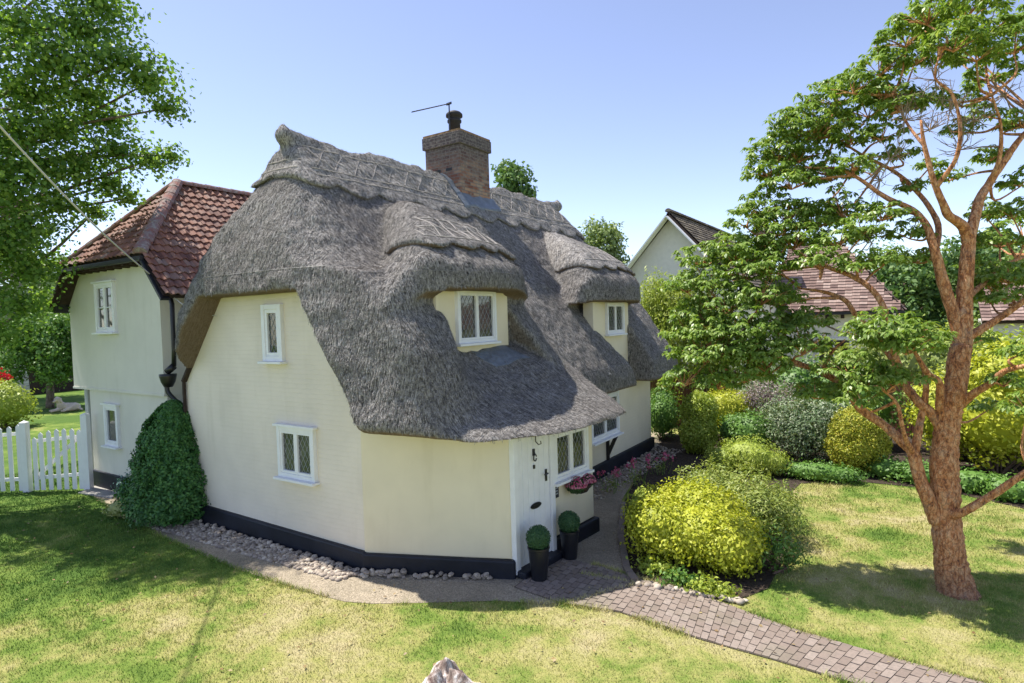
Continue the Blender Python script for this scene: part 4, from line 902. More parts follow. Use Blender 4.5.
board_fence((-9.5, 18.6), (-2.0, 20.6), 1.9, 'tall brown board fence in shade behind the far cottage corner')
board_fence((-2.0, 20.8), (12, 18.6), 1.8, 'brown board fence behind the yellow shrub at the right edge')
MB().box(-46, -44.5, 8, 22, 0, 1.7).build('rear_fence', M_darkwood, base=(-45, 15, 0)); tag(bpy.data.objects['rear_fence'], 'dark fence at the far end of the left garden behind the birch', 'fence')
# ------------------------------------------------------------------ vegetation
def blob_leaves(c, rad, n, size, aspect=0.55, spread=0.55, rough=0.28, freq=2.2, shell=0.45, up=0.0, cut=None, var=0.35, droop=None):
    """leaves through an uneven ellipsoidal clump, denser near its skin"""
    c, rad = np.array(c, float), np.array(rad, float); d = rnd_dirs(n, up)
    s = 1+rough*2*vnoise(d[:, 0]*freq+c[0]*3, d[:, 1]*freq+c[1]*3, d[:, 2]*freq+7)+rough*vnoise(d[:, 0]*freq*3, d[:, 1]*freq*3+c[0], d[:, 2]*freq*3)
    r = RNG.random(n)**shell*s; P = c+d*rad*r[:, None]; N = d/rad; N /= np.linalg.norm(N, axis=1)[:, None]; N = N+RNG.normal(size=N.shape)*spread; N[:, 2] += 0.25
    k = P[:, 2] > (0.02 if cut is None else cut); P, N = P[k], N[k]
    return leaf_arrays(P, N, size, aspect, 0.25, droop, var)
def join(arrs):
    V, Q, o = [], [], 0
    for v, q in arrs: V.append(v); Q.append(q+o); o += len(v)
    return np.vstack(V), np.vstack(Q)
M_twig = plain('twig_bark', (0.16, 0.11, 0.08), 0.9, 0.1, 0.3, 20)
def shrub(name, label, cat, base, blobs, dens, size, mat, group=None, spread=0.55, rough=0.28, shell=0.4, aspect=0.55, core=True, stems=5, freq=2.2, var=0.35, droop=None):
    """blobs: (dx, dy, z, rx, ry, rz) about the base; dens = leaves per m2 of skin"""
    b = np.array((base[0], base[1], 0.0)); e = empty(name, b, label, cat, group); A = []
    for dx, dy, z, rx, ry, rz in blobs:
        area = 4*math.pi*((rx*ry)**1.6/3+(rx*rz)**1.6/3+(ry*rz)**1.6/3)**(1/1.6)
        A.append(blob_leaves((b[0]+dx, b[1]+dy, z), (rx, ry, rz), int(area*dens), size, aspect, spread, rough, freq, shell, var=var, droop=droop))
    V, Q = join(A); fo = link_mesh('foliage', V, Q, mat, e)
    mb = MB()
    for i in range(stems):
        bl = blobs[i % len(blobs)]; tip = b+np.array((bl[0], bl[1], bl[2]))+RNG.normal(size=3)*np.array(bl[3:])*0.3; s0 = b+np.array((random.uniform(-0.1, 0.1), random.uniform(-0.1, 0.1), 0))
        mid = (s0+tip)/2+RNG.normal(size=3)*0.06; mb.tube([s0, mid, tip], [0.022, 0.014, 0.005], 5)
    if stems: mb.build('stems', M_twig, e)
    if core:      # the dense twiggy inside of a clipped bush
        mb = MB(); VV, FF, o = [], [], 0
        for dx, dy, z, rx, ry, rz in blobs:
            P = ICV*np.array((rx, ry, rz))*0.74+np.array((b[0]+dx, b[1]+dy, z)); P[:, 2] = np.maximum(P[:, 2], 0.02); VV.append(P); FF += [tuple(int(i)+o for i in f_) for f_ in ICFn]; o += len(P)
        link_mesh('twig_mass', np.vstack(VV), FF, mat, e)
    return e
L_yew = leafmat('yew_leaf', (0.035, 0.12, 0.03), (0.08, 0.22, 0.05), (0.16, 0.34, 0.08), 0.15)
L_gold = leafmat('golden_leaf', (0.36, 0.42, 0.03), (0.58, 0.60, 0.05), (0.78, 0.76, 0.12), 0.32)
L_lime = leafmat('lime_leaf', (0.28, 0.38, 0.05), (0.46, 0.54, 0.08), (0.62, 0.68, 0.15), 0.32)
L_green = leafmat('green_leaf', (0.09, 0.20, 0.035), (0.17, 0.32, 0.06), (0.30, 0.46, 0.12), 0.28)
L_olive = leafmat('olive_leaf', (0.20, 0.28, 0.06), (0.38, 0.45, 0.10), (0.58, 0.60, 0.22), 0.32)
L_grey = leafmat('silver_leaf', (0.10, 0.18, 0.07), (0.26, 0.34, 0.18), (0.66, 0.68, 0.52), 0.25)
L_purple = leafmat('pale_mauve_leaf', (0.234, 0.182, 0.169), (0.442, 0.351, 0.351), (0.650, 0.546, 0.546), 0.2)
L_bronze = leafmat('bronze_conifer', (0.28, 0.32, 0.03), (0.50, 0.52, 0.06), (0.70, 0.56, 0.08), 0.2)
L_varieg = leafmat('variegated_leaf', (0.192, 0.264, 0.060), (0.480, 0.504, 0.180), (0.840, 0.816, 0.480), 0.25)
L_blue = leafmat('blue_green_leaf', (0.075, 0.180, 0.150), (0.150, 0.300, 0.255), (0.300, 0.450, 0.390), 0.2)
L_maple = leafmat('maple_leaf', (0.11, 0.23, 0.05), (0.22, 0.38, 0.07), (0.40, 0.56, 0.14), 0.52)
L_far = leafmat('far_tree_leaf', (0.096, 0.192, 0.056), (0.192, 0.320, 0.096), (0.320, 0.448, 0.160), 0.3)
L_farpale = leafmat('pale_tree_leaf', (0.196, 0.280, 0.098), (0.336, 0.434, 0.154), (0.476, 0.560, 0.238), 0.3)
L_hero = leafmat('main_tree_leaf', (0.16, 0.28, 0.045), (0.32, 0.46, 0.085), (0.54, 0.64, 0.22), 0.44, rough=0.36)
M_red = leafmat('red_petal', (0.5, 0.01, 0.02), (0.75, 0.03, 0.04), None, 0.2)
M_pinkp = leafmat('pink_petal', (0.55, 0.06, 0.2), (0.75, 0.2, 0.35), None, 0.2)

# yew cone against the gable wall
cb = gnd(178, 519); B_ = []
e = empty('yew_cone', (*cb[:2], 0), 'dark green clipped yew cone standing against the left end of the gable wall', 'topiary')
n = 30000; t = RNG.random(n)**0.75; a = RNG.uniform(0, 2*math.pi, n); prof = 1.0*(1-t)**0.50*np.minimum(1, (t+0.10)/0.26)**0.45
bump_ = 1+0.20*vnoise(np.cos(a)*3, np.sin(a)*3+9, t*7)+0.34*vnoise(np.cos(a)*7, np.sin(a)*7, t*17)
rr_ = prof*bump_*RNG.uniform(0.80, 1.03, n); P = np.stack([cb[0]+np.cos(a)*rr_, cb[1]+np.sin(a)*rr_, 0.06+t*2.28], 1)
N = np.stack([np.cos(a), np.sin(a), 0*a+0.45], 1)+RNG.normal(size=(n, 3))*0.5; V, Q = leaf_arrays(P, N, 0.070, 0.5); link_mesh('foliage', V, Q, L_yew, e)
MB().lathe((cb[0], cb[1], 0.02), [(0.45, 0), (0.66, 0.35), (0.58, 0.9), (0.40, 1.5), (0.18, 1.9), (0.02, 2.1)], 20).build('twig_mass', L_yew, e)
shrub('variegated_shrub', 'small cream and green variegated shrub at the foot of the yew cone', 'shrub', gnd(122, 516), [(0, 0, 0.16, 0.34, 0.3, 0.24), (0.25, 0.1, 0.18, 0.25, 0.25, 0.2)], 700, 0.05, L_varieg)
shrub('blue_green_shrub', 'blue green young shrub between annexe plinth and yew cone', 'shrub', gnd(130, 497), [(0, 0, 0.25, 0.28, 0.28, 0.36)], 600, 0.06, L_blue, core=False)
# the bed in front of the entrance
b0 = gnd(696, 566)
shrub('golden_shrub', 'big bright golden leaved shrub in the bed by the paved path', 'shrub', b0[:2], [(0, 0.25, 0.46, 0.88, 0.78, 0.50), (-0.55, 0.0, 0.50, 0.55, 0.55, 0.48), (0.50, 0.1, 0.40, 0.48, 0.6, 0.42), (-0.1, 0.7, 0.62, 0.7, 0.6, 0.48), (-0.60, 0.75, 0.5, 0.5, 0.6, 0.5)], 1500, 0.060, L_gold, rough=0.26, freq=4.2)
b1 = gnd(748, 540)
shrub('lime_shrub', 'loose lime green shrub spreading right behind the golden shrub', 'shrub', b1[:2], [(0, 0.2, 0.55, 0.68, 0.75, 0.52), (0.35, 0.1, 0.45, 0.55, 0.6, 0.45), (-0.6, 0.8, 0.58, 0.7, 0.7, 0.48), (0.2, 0.9, 0.42, 0.5, 0.6, 0.4), (-1.0, 1.3, 0.45, 0.6, 0.6, 0.4)], 650, 0.07, L_olive, rough=0.42, shell=0.55, core=False, stems=14, aspect=0.35)
shrub('arching_shrub', 'small arching green shrub with thin stems at the right of the soil bed', 'shrub', gnd(775, 572)[:2], [(0, 0, 0.35, 0.40, 0.40, 0.38), (0.18, 0.1, 0.22, 0.3, 0.3, 0.22)], 260, 0.085, L_green, rough=0.5, shell=0.6, core=False, stems=10, aspect=0.25)
shrub('grassy_shrub', 'upright feathery lime plant at the gravel edge left of the golden shrub', 'plant', gnd(637, 528)[:2], [(0, 0, 0.30, 0.20, 0.24, 0.34), (-0.05, 0.5, 0.3, 0.2, 0.3, 0.32)], 700, 0.10, L_lime, rough=0.3, aspect=0.2, stems=3, droop=(0, 0, 1.2))
for q, (px, py, r_, mt_, lb) in enumerate(((652, 573, 0.24, L_lime, 'low leafy clump at the corner of gravel and paving'), (676, 585, 0.22, L_green, 'low green clump beneath the golden shrub, by the edging stones'), (706, 594, 0.24, L_lime, 'low yellow green clump under the golden shrub nearest the lawn'))):
    shrub('low_plant', lb, 'plant', gnd(px, py)[:2], [(0, 0, 0.10, r_*1.3, r_, 0.14), (r_*0.8, 0.05, 0.08, r_, r_*0.8, 0.11)], 600, 0.06, mt_, 'low plants edging the bed', rough=0.7, freq=4, shell=0.7, spread=0.9, stems=0, core=False)
def flowers(name, label, base, n, h, rad, petal, group=None, leafm=L_olive):
    b = np.array((*base, 0.0)); e = empty(name, b, label, 'flowers', group); mb, V_, Q_ = MB(), [], []
    heads = []
    for i in range(n):
        a = random.uniform(0, 6.28); r = rad*random.random()**0.5; f = b+np.array((r*math.cos(a)*0.6, r*math.sin(a)*0.6, 0)); t = b+np.array((r*math.cos(a), r*math.sin(a), h*random.uniform(0.7, 1.1)))
        mb.tube([f, (f+t)/2+RNG.normal(size=3)*0.02, t], [0.006, 0.005, 0.004], 4); heads.append(t)
    mb.build('stems', L_green, e); lv = []
    for t in heads: lv.append(leaf_arrays(t+RNG.normal(size=(14, 3))*0.028, rnd_dirs(14, 0.7), 0.042, 0.9))
    V, Q = join(lv); link_mesh('petals', V, Q, petal, e)
    V, Q = blob_leaves(b+U3*h*0.3, (rad*0.9, rad*0.9, h*0.45), int(110*rad/0.3), 0.06, 0.4, 0.8, 0.4, shell=0.7); link_mesh('foliage', V, Q, leafm, e)
for px, py, n_, h_, lb in ((612, 492, 6, 0.5, 'few pink flower spikes standing in the gravel nearest the porch'), (636, 486, 8, 0.55, 'pink flowers in grey foliage between gravel and golden shrub'), (660, 474, 7, 0.5, 'pink flowers at the bed corner near the far plinth')):
    flowers('pink_flowers', lb, gnd(px, py)[:2], n_, h_, 0.32, M_pinkp, 'pink flowers along the gravel')
# rear border
shrub('clipped_hedge', 'clipped round topped yellow green bush beside the far cottage corner', 'topiary', gnd(692, 453)[:2]+np.array((0.15, 0.1)), [(0, 0, 0.55, 0.50, 0.55, 0.62), (0.0, 0.1, 1.15, 0.48, 0.52, 0.50)], 1500, 0.075, L_lime, rough=0.10, shell=0.2, spread=0.8, freq=5)
shrub('golden_hedge', 'bright yellow bush just right of the clipped round topped bush', 'shrub', gnd(722, 444)[:2], [(0, 0, 0.9, 0.70, 0.6, 0.75), (0.35, 0.1, 1.05, 0.6, 0.5, 0.55)], 800, 0.06, L_gold, rough=0.2)
shrub('dark_shrub', 'dark green shrub below the mauve leaved bush', 'shrub', gnd(752, 455)[:2], [(0, 0, 0.6, 0.65, 0.6, 0.6), (-0.5, 0.3, 0.55, 0.5, 0.5, 0.5)], 600, 0.07, L_green)
shrub('mauve_shrub', 'airy pale mauve leaved bush above the rear border', 'shrub', gnd(765, 446)[:2], [(0, 0, 1.40, 0.75, 0.6, 0.6), (0.5, 0.1, 1.25, 0.6, 0.6, 0.5), (-0.4, 0.0, 1.2, 0.5, 0.5, 0.45)], 380, 0.06, L_purple, rough=0.45, shell=0.6, core=False, stems=16, aspect=0.4)
shrub('lime_mound', 'feathery lime mound in the border in front of the clipped bushes', 'shrub', gnd(748, 474)[:2], [(0, 0, 0.40, 0.75, 0.55, 0.48), (-0.5, -0.1, 0.32, 0.5, 0.45, 0.36), (0.45, 0.1, 0.3, 0.5, 0.4, 0.34)], 700, 0.09, L_lime, rough=0.25, aspect=0.22, droop=(0, 0, 1.0))
shrub('silver_shrub', 'grey green and white variegated shrub left of the golden dome conifer', 'shrub', gnd(800, 462)[:2], [(0, 0, 0.75, 0.85, 0.7, 0.8), (0.6, 0.2, 0.95, 0.7, 0.7, 0.8), (-0.4, 0.5, 0.9, 0.8, 0.7, 0.7)], 800, 0.075, L_grey, rough=0.55, freq=3.5, shell=0.6, aspect=0.4, core=False, stems=10)
shrub('ground_cover_plant', 'low green spreading plant in front of the silver shrub', 'plant', gnd(815, 480)[:2], [(0, 0, 0.18, 0.9, 0.35, 0.26), (0.5, 0.1, 0.16, 0.5, 0.35, 0.22)], 600, 0.06, L_green, 'low plants in the rear border')
shrub('golden_dome', 'golden bronze clipped conifer dome at the back of the lawn', 'topiary', gnd(857, 472)[:2], [(0, 0, 0.62, 0.66, 0.66, 0.66), (0, 0, 1.02, 0.56, 0.56, 0.50)], 2200, 0.050, L_bronze, rough=0.10, shell=0.2, spread=0.8, freq=5)
for px, py, w_, lb in ((885, 482, 0.5, 'low green clump right of the golden dome'), (925, 489, 0.6, 'low green clump behind the orange trunk'), (975, 497, 0.6, 'low green clump right of the orange trunk'), (1012, 506, 0.5, 'low green clump at the right edge of the lawn')):
    shrub('ground_cover_plant', lb, 'plant', gnd(px, py)[:2]+np.array((0, 0.4)), [(0, 0, 0.2, w_, 0.4, 0.3), (w_*0.6, 0.1, 0.15, w_*0.6, 0.3, 0.24)], 550, 0.075, L_green, 'low plants in the rear border', rough=0.4, stems=2)
shrub('yellow_bush', 'large bright yellow bush behind the right hand branches at the frame edge', 'shrub', gnd(1000, 478)[:2], [(0, 0, 1.35, 1.1, 0.9, 1.15), (-0.9, 0.3, 1.3, 0.8, 0.7, 0.95), (1.0, -0.1, 1.3, 1.0, 0.9, 1.1), (0.2, 0, 2.2, 0.9, 0.8, 0.7)], 420, 0.10, L_gold, rough=0.35, stems=12)
shrub('weeping_shrub', 'tall pale lime bush rising right of the far thatch corner', 'shrub', (-6.9, 19.8), [(0, 0, 2.2, 1.1, 1.0, 2.2), (0.5, 0.2, 3.9, 0.9, 0.8, 1.3), (-0.3, 0, 4.1, 0.7, 0.7, 1.0), (1.4, 0.3, 2.4, 1.0, 0.9, 1.8)], 420, 0.13, L_lime, rough=0.5, shell=0.55, freq=3.5, core=False, aspect=0.26, stems=12, droop=(0, 0, -1.2))
shrub('corner_shrub', 'shaded green bush by the fence behind the far cottage corner', 'shrub', gnd(663, 440)[:2], [(0, 0, 0.7, 0.5, 0.6, 0.7), (-0.2, 0.6, 0.9, 0.5, 0.5, 0.7)], 500, 0.08, L_green)
shrub('border_bush', 'mid green bush in the border behind the golden dome', 'shrub', (-1.3, 18.6), [(0, 0, 1.1, 1.3, 0.9, 1.2), (-1.4, 0.2, 1.2, 1.0, 0.8, 1.2)], 330, 0.10, L_green, 'bushes along the rear fence', rough=0.4)
shrub('border_bush', 'olive bush along the fence left of the orange trunk', 'shrub', (0.9, 18.2), [(0, 0, 1.0, 1.0, 0.8, 1.1), (0.8, -0.4, 0.7, 0.8, 0.7, 0.8)], 330, 0.10, L_olive, 'bushes along the rear fence', rough=0.4)
shrub('border_bush', 'silvery bush along the rear fence above the variegated shrub', 'shrub', (-3.6, 19.3), [(0, 0, 1.2, 1.2, 0.9, 1.3), (1.0, 0.0, 1.5, 0.9, 0.8, 1.0)], 330, 0.10, L_grey, 'bushes along the rear fence', rough=0.4)

# ------------------------------------------------------------------ trees
def barkmat(name, c1, c2, c3, sc=(9, 9, 2.5), b=0.9):
    m = Mat(name, 0.85, 0.2); a_ = m.noise(1, 6, 0.75, vec=m.map(sc), dist=0.6); q = m.noise(1, 4, 0.6, vec=m.map((sc[0]*0.4, sc[1]*0.4, sc[2]*1.6)))
    v = m.math('ADD', m.math('MULTIPLY', a_, 0.6), m.math('MULTIPLY', q, 0.4)); m.base(m.ramp(v, [(0.38, c1), (0.5, c2), (0.62, c3)])); m.bump(v, b, 0.05); return m.m
m = Mat('peeling_orange_bark', 0.8, 0.25); vv_ = m.n('ShaderNodeTexVoronoi', feature='DISTANCE_TO_EDGE'); nz = m.n('ShaderNodeTexNoise'); nz.inputs['Scale'].default_value = 9; m.put(nz.inputs['Vector'], m.co)
va = m.n('ShaderNodeVectorMath', operation='MULTIPLY_ADD'); m.put(va.inputs[0], nz.outputs['Color']); va.inputs[1].default_value = (2.2, 2.2, 1.6); m.put(va.inputs[2], m.map((19, 19, 10))); m.put(vv_.inputs['Vector'], va.outputs[0]); vv_.inputs['Scale'].default_value = 1
a_ = m.noise(1, 6, 0.75, vec=m.map((22, 22, 9))); q_ = m.noise(2.6, 5, 0.7); fl = m.ramp(vv_.outputs['Distance'], [(0.0, G(0.5)), (0.10, G(1))])
c = m.ramp(a_, [(0.36, (0.16, 0.075, 0.05)), (0.45, (0.58, 0.225, 0.085)), (0.62, (0.86, 0.50, 0.27))]); c = m.mix(m.ramp(q_, [(0.57, G(0)), (0.66, G(0.6))]), c, (0.46, 0.33, 0.25)); c = m.mix(fl, (0.14, 0.07, 0.05), c)
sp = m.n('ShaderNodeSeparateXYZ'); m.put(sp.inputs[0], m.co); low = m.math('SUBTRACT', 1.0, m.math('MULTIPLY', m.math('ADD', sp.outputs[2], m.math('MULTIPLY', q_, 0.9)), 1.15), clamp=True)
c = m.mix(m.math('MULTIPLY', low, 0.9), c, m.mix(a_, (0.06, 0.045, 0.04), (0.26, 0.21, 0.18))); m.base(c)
m.bump(a_, 1.0, 0.04, m.bump(fl, 0.6, 0.02)); M_orange = m.m
M_bark = barkmat('grey_bark', (0.07, 0.05, 0.04), (0.17, 0.13, 0.10), (0.27, 0.22, 0.18))
M_birch = barkmat('birch_bark', (0.20, 0.17, 0.14), (0.55, 0.50, 0.44), (0.72, 0.68, 0.62), (3, 3, 14), 0.4)
def rosettes(c, rad, n, k, size, up=0.75, seedoff=0.0, hang=0.55):
    """umbrella clump: n shoots on the top skin, each with k drooping leaves"""
    c, rad = np.array(c), np.array(rad); d = rnd_dirs(n, up); s = 0.72+0.38*RNG.random(n)+0.5*vnoise(d[:, 0]*2+c[0]*5, d[:, 1]*2+c[1]*5, d[:, 2]*2)
    S_ = c+d*rad*s[:, None]; a = RNG.uniform(0, 2*math.pi, (n, k)); rad_l = size*RNG.uniform(0.35, 0.9, (n, k))
    O = np.stack([np.cos(a), np.sin(a), -hang*RNG.uniform(0.2, 1.5, (n, k))], 2); P = (S_[:, None]+O*rad_l[..., None]).reshape(-1, 3)
    T = O.reshape(-1, 3); T /= np.linalg.norm(T, axis=1)[:, None]; N = np.zeros_like(T); N[:, 2] = 1; N = N+np.repeat(d, k, 0)*0.5+RNG.normal(size=N.shape)*0.25
    N -= T*np.sum(N*T, 1)[:, None]; N /= np.linalg.norm(N, axis=1)[:, None]; B = np.cross(N, T); l = (size*RNG.uniform(0.7, 1.3, len(P)))[:, None]; w_ = l*0.46
    v = np.stack([P-T*l*0.5, P+B*w_*0.5+N*l*0.05, P+T*l*0.5-N*l*0.10, P-B*w_*0.5+N*l*0.05], 1).reshape(-1, 3)
    return v, np.arange(4*n*k).reshape(-1, 4), S_
# the orange barked tree
TD = 7.85
tb = gnd(957, 593); 
tree = empty('orange_barked_tree', (*tb[:2], 0), 'spreading tree with peeling orange bark and umbrella like leaf clumps on the right lawn', 'tree')
wood = MB(); nodes = []
def limb(pts, rads, k=9, n=5):
    P = [at(a, b, d) for a, b, d in pts]; P, r = smooth_path(P, [q*(0.86 if k < 12 else 1.0) for q in rads], n)
    wob = np.stack([vnoise(P[:, 0]*3+i*9, P[:, 1]*3, P[:, 2]*3) for i in range(3)], 1)*np.minimum(r, 0.06)[:, None]*0.9; P = P+wob
    wood.tube(P, r*RNG.uniform(0.96, 1.04, len(r)), k, True, 0.06)
    for p, rr in zip(P, r): nodes.append((p, rr))
T = TD
P0 = tb-U3*0.05
base_pts = [(957, 600, T), (955, 585, T), (951, 555, T), (947, 520, T), (944, 480, T), (945, 445, T), (948, 415, T), (955, 383, T), (961, 345, T)]
limb(base_pts, [0.29, 0.215, 0.180, 0.168, 0.16, 0.15, 0.14, 0.13, 0.12], 28, 14)
limb([(961, 350, T), (954, 316, T), (944, 285, T), (935, 250, T), (928, 226, T+.1), (914, 209, T+.2), (889, 198, T+.3), (858, 178, T+.5), (838, 168, T+.7)], [0.10, 0.09, 0.08, 0.065, 0.055, 0.045, 0.038, 0.028, 0.018])
limb([(962, 350, T), (965, 305, T), (968, 270, T), (970, 238, T), (960, 222, T-.1), (947, 212, T-.2), (936, 188, T-.3), (925, 148, T-.3), (921, 120, T-.3)], [0.125, 0.11, 0.10, 0.09, 0.07, 0.06, 0.045, 0.03, 0.018])
limb([(970, 240, T), (977, 205, T+.1), (988, 182, T+.2), (1004, 162, T+.2), (1016, 145, T+.2), (1040, 118, T+.3)], [0.085, 0.07, 0.06, 0.05, 0.045, 0.03])
limb([(988, 182, T+.2), (999, 160, T), (1001, 125, T-.1), (992, 95, T-.2)], [0.04, 0.032, 0.022, 0.012])
limb([(935, 255, T), (938, 225, T+.4), (920, 195, T+.6), (895, 172, T+.8), (862, 155, T+.9), (828, 132, T+1.1)], [0.05, 0.045, 0.038, 0.03, 0.022, 0.012])
limb([(936, 188, T-.3), (955, 160, T-.5), (960, 128, T-.6), (952, 95, T-.6), (935, 78, T-.6), (939, 55, T-.6)], [0.035, 0.03, 0.024, 0.02, 0.015, 0.01])
limb([(924, 145, T-.3), (905, 120, T), (893, 95, T+.2)], [0.024, 0.018, 0.010])
limb([(965, 338, T), (985, 326, T-.1), (1010, 311, T-.2), (1040, 290, T-.4)], [0.075, 0.055, 0.045, 0.03])
limb([(967, 300, T), (985, 282, T+.3), (1000, 268, T+.5), (1030, 255, T+.8)], [0.05, 0.04, 0.032, 0.02])
limb([(957, 408, T), (972, 393, T-.2), (990, 384, T-.4), (1006, 371, T-.6), (1035, 364, T-.9)], [0.07, 0.055, 0.047, 0.04, 0.03])
limb([(944, 517, T), (960, 514, T-.25), (978, 506, T-.4), (1002, 489, T-.6), (1030, 470, T-.8)], [0.10, 0.062, 0.058, 0.05, 0.04])
limb([(938, 522, T), (931, 508, T), (920, 482, T), (914, 455, T), (903, 443, T+.1), (884, 424, T+.2), (860, 408, T+.3), (843, 386, T+.4), (820, 373, T+.5), (792, 362, T+.6), (768, 353, T+.7), (745, 345, T+.8), (718, 338, T+.9)], [0.13, 0.105, 0.095, 0.085, 0.075, 0.068, 0.062, 0.056, 0.05, 0.04, 0.033, 0.025, 0.015])
limb([(915, 458, T), (919, 430, T), (924, 405, T), (926, 380, T), (920, 358, T)], [0.06, 0.055, 0.048, 0.035, 0.02])
limb([(945, 440, T), (934, 418, T), (921, 404, T), (905, 384, T+.2), (893, 358, T+.4), (875, 337, T+.6), (858, 316, T+.8), (845, 301, T+.9), (822, 292, T+1.), (800, 288, T+1.1)], [0.085, 0.078, 0.07, 0.062, 0.056, 0.05, 0.045, 0.04, 0.03, 0.015])
limb([(940, 425, T), (939, 400, T-.1), (938, 382, T-.2), (928, 373, T-.3), (914, 350, T-.4)], [0.06, 0.055, 0.05, 0.042, 0.025])
limb([(905, 384, T+.2), (893, 350, T+.1), (888, 325, T), (881, 302, T), (868, 286, T+.1), (851, 276, T+.3), (828, 268, T+.5), (804, 257, T+.7), (790, 246, T+.8), (784, 234, T+.8)], [0.055, 0.052, 0.05, 0.046, 0.042, 0.038, 0.032, 0.026, 0.02, 0.012])
limb([(914, 455, T), (903, 430, T-.3), (898, 405, T-.4), (886, 392, T-.4)], [0.04, 0.03, 0.024, 0.015])
limb([(820, 373, T+.5), (832, 352, T+.4), (845, 340, T+.3)], [0.03, 0.022, 0.012])
dead = MB()
clusters = [  # px, py, depth offset, radius px, kind
 (903, 40, .2, 26), (930, 22, -.3, 28), (962, 12, -.2, 28), (985, 28, .3, 26), (1012, 42, 0, 26), (950, 45, -.6, 26), (915, 62, .5, 24), (880, 68, .4, 24), (975, 60, -.4, 24), (1000, 75, .5, 22), (1035, 20, .2, 26),
 (852, 85, .6, 22), (885, 95, .3, 22), (835, 102, 1.1, 20), (862, 115, .8, 24), (815, 112, 1.3, 20), (798, 128, 1.2, 22), (825, 135, 1.0, 22), (850, 140, .8, 20), (780, 152, 1.2, 20), (806, 158, 1.1, 22), (768, 176, 1.3, 20), (790, 184, 1.0, 20), (762, 205, 1.2, 20), (785, 212, .9, 20), (750, 222, 1.0, 16),
 (880, 135, .5, 18), (905, 105, .1, 20), (832, 175, .9, 18), (858, 172, .5, 16), (880, 215, .3, 20), (862, 228, .2, 18), (905, 235, .3, 18), (845, 205, .7, 18),
 (842, 245, .5, 20), (815, 228, .9, 20), (795, 245, .8, 22), (772, 240, 1.0, 20), (822, 262, .4, 20), (862, 262, .1, 18), (890, 262, 0, 18), (918, 258, .4, 15), (748, 250, 1.1, 22), (725, 252, 1.2, 22), (700, 262, 1.4, 20), (712, 280, 1.1, 22), (738, 272, .9, 22), (765, 268, .8, 20), (690, 285, 1.3, 18),
 (780, 295, 1.0, 20), (755, 300, .8, 24), (728, 305, .9, 24), (702, 312, 1.1, 22), (688, 330, 1.1, 20), (715, 335, .8, 24), (745, 330, .6, 24), (772, 322, .8, 22), (800, 318, .9, 20), (700, 358, .9, 24), (728, 360, .6, 24), (757, 355, .5, 24), (782, 345, .5, 22), (805, 345, .4, 20), (688, 378, .9, 16), (742, 382, .6, 20), (715, 385, .8, 18), (772, 378, .5, 18),
 (812, 400, .3, 14), (845, 372, 0, 22), (868, 382, -.3, 24), (888, 375, -.4, 20), (860, 398, -.2, 18), (835, 392, .2, 15),
 (868, 338, -.5, 22), (890, 328, -.7, 26), (915, 335, -.7, 24), (902, 348, -.8, 24), (880, 350, -.6, 20), (930, 345, -.5, 16), (905, 365, -.5, 16),
 (1000, 285, .4, 24), (1018, 270, .2, 24), (990, 300, .5, 18), (1020, 300, -.1, 20), (1010, 240, .6, 20), (985, 215, .8, 18), (1018, 212, .6, 18), (1012, 180, .3, 16), (975, 262, .8, 12),
 (1012, 385, -.5, 16), (1020, 350, -.6, 14), (1030, 405, -.9, 20), (955, 175, .9, 14), (990, 150, .6, 15), (1020, 120, .2, 18), (935, 165, .8, 12), (970, 95, .3, 16), (940, 95, .5, 15), (975, 335, .8, 14), (985, 410, .9, 14), (965, 300, 1.0, 12), (925, 98, .4, 15), (958, 128, .5, 14), (900, 150, .6, 15), (985, 118, .6, 15), (912, 190, .7, 13)]
A = []; tw = MB(); npos = np.array([p for p, r in nodes])
for q, (px, py, dd_, rp) in enumerate(clusters):
    D_ = T+dd_; c = at(px, py, D_); r_ = rp*D_/F_PX*(1.18 if px < 850 else 1.0)
    c = c+RNG.normal(size=3)*0.05; nsh = int(50*(r_/0.28)**2); v, qd, S_ = rosettes(c, (r_*1.1, r_*1.1, r_*random.uniform(0.7, 1.15)), nsh, 13, 0.074, 0.6, 0, 0.75); A.append((v, qd))
    # twigs join each clump to the nearest limb
    i = np.argmin(np.linalg.norm(npos-c, axis=1)+np.where(npos[:, 2] > c[2], 0.5, 0)); a_ = npos[i]; m_ = (a_+c)/2+RNG.normal(size=3)*0.08-U3*0.08*np.linalg.norm(c-a_)
    tw.tube(*smooth_path([a_, m_, c-U3*r_*0.3], [0.022, 0.015, 0.009], 4), 5)
    for s_ in S_[::7]: tw.tube([c-U3*r_*0.3, (c+s_)/2-U3*0.03, s_], [0.008, 0.006, 0.004], 4)
# further clumps on the far side of the crown
for _ in range(26):
    px, py = random.uniform(800, 1040), random.uniform(10, 250); D_ = T+random.uniform(1.3, 3.2)
    if (880 < px < 985 and 60 < py < 240) or py < 290-1.35*(px-700) or py < 60 and px < 900: continue
    c = at(px, py, D_); r_ = random.uniform(0.2, 0.32); v, qd, S_ = rosettes(c, (r_, r_, r_*0.6), 22, 12, 0.088); A.append((v, qd)); i = np.argmin(np.linalg.norm(npos-c, axis=1)); tw.tube([npos[i], (npos[i]+c)/2-U3*0.1, c], [0.022, 0.014, 0.007], 5)
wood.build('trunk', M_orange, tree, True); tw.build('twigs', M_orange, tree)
V, Q = join(A); link_mesh('crown', V, Q, L_hero, tree)
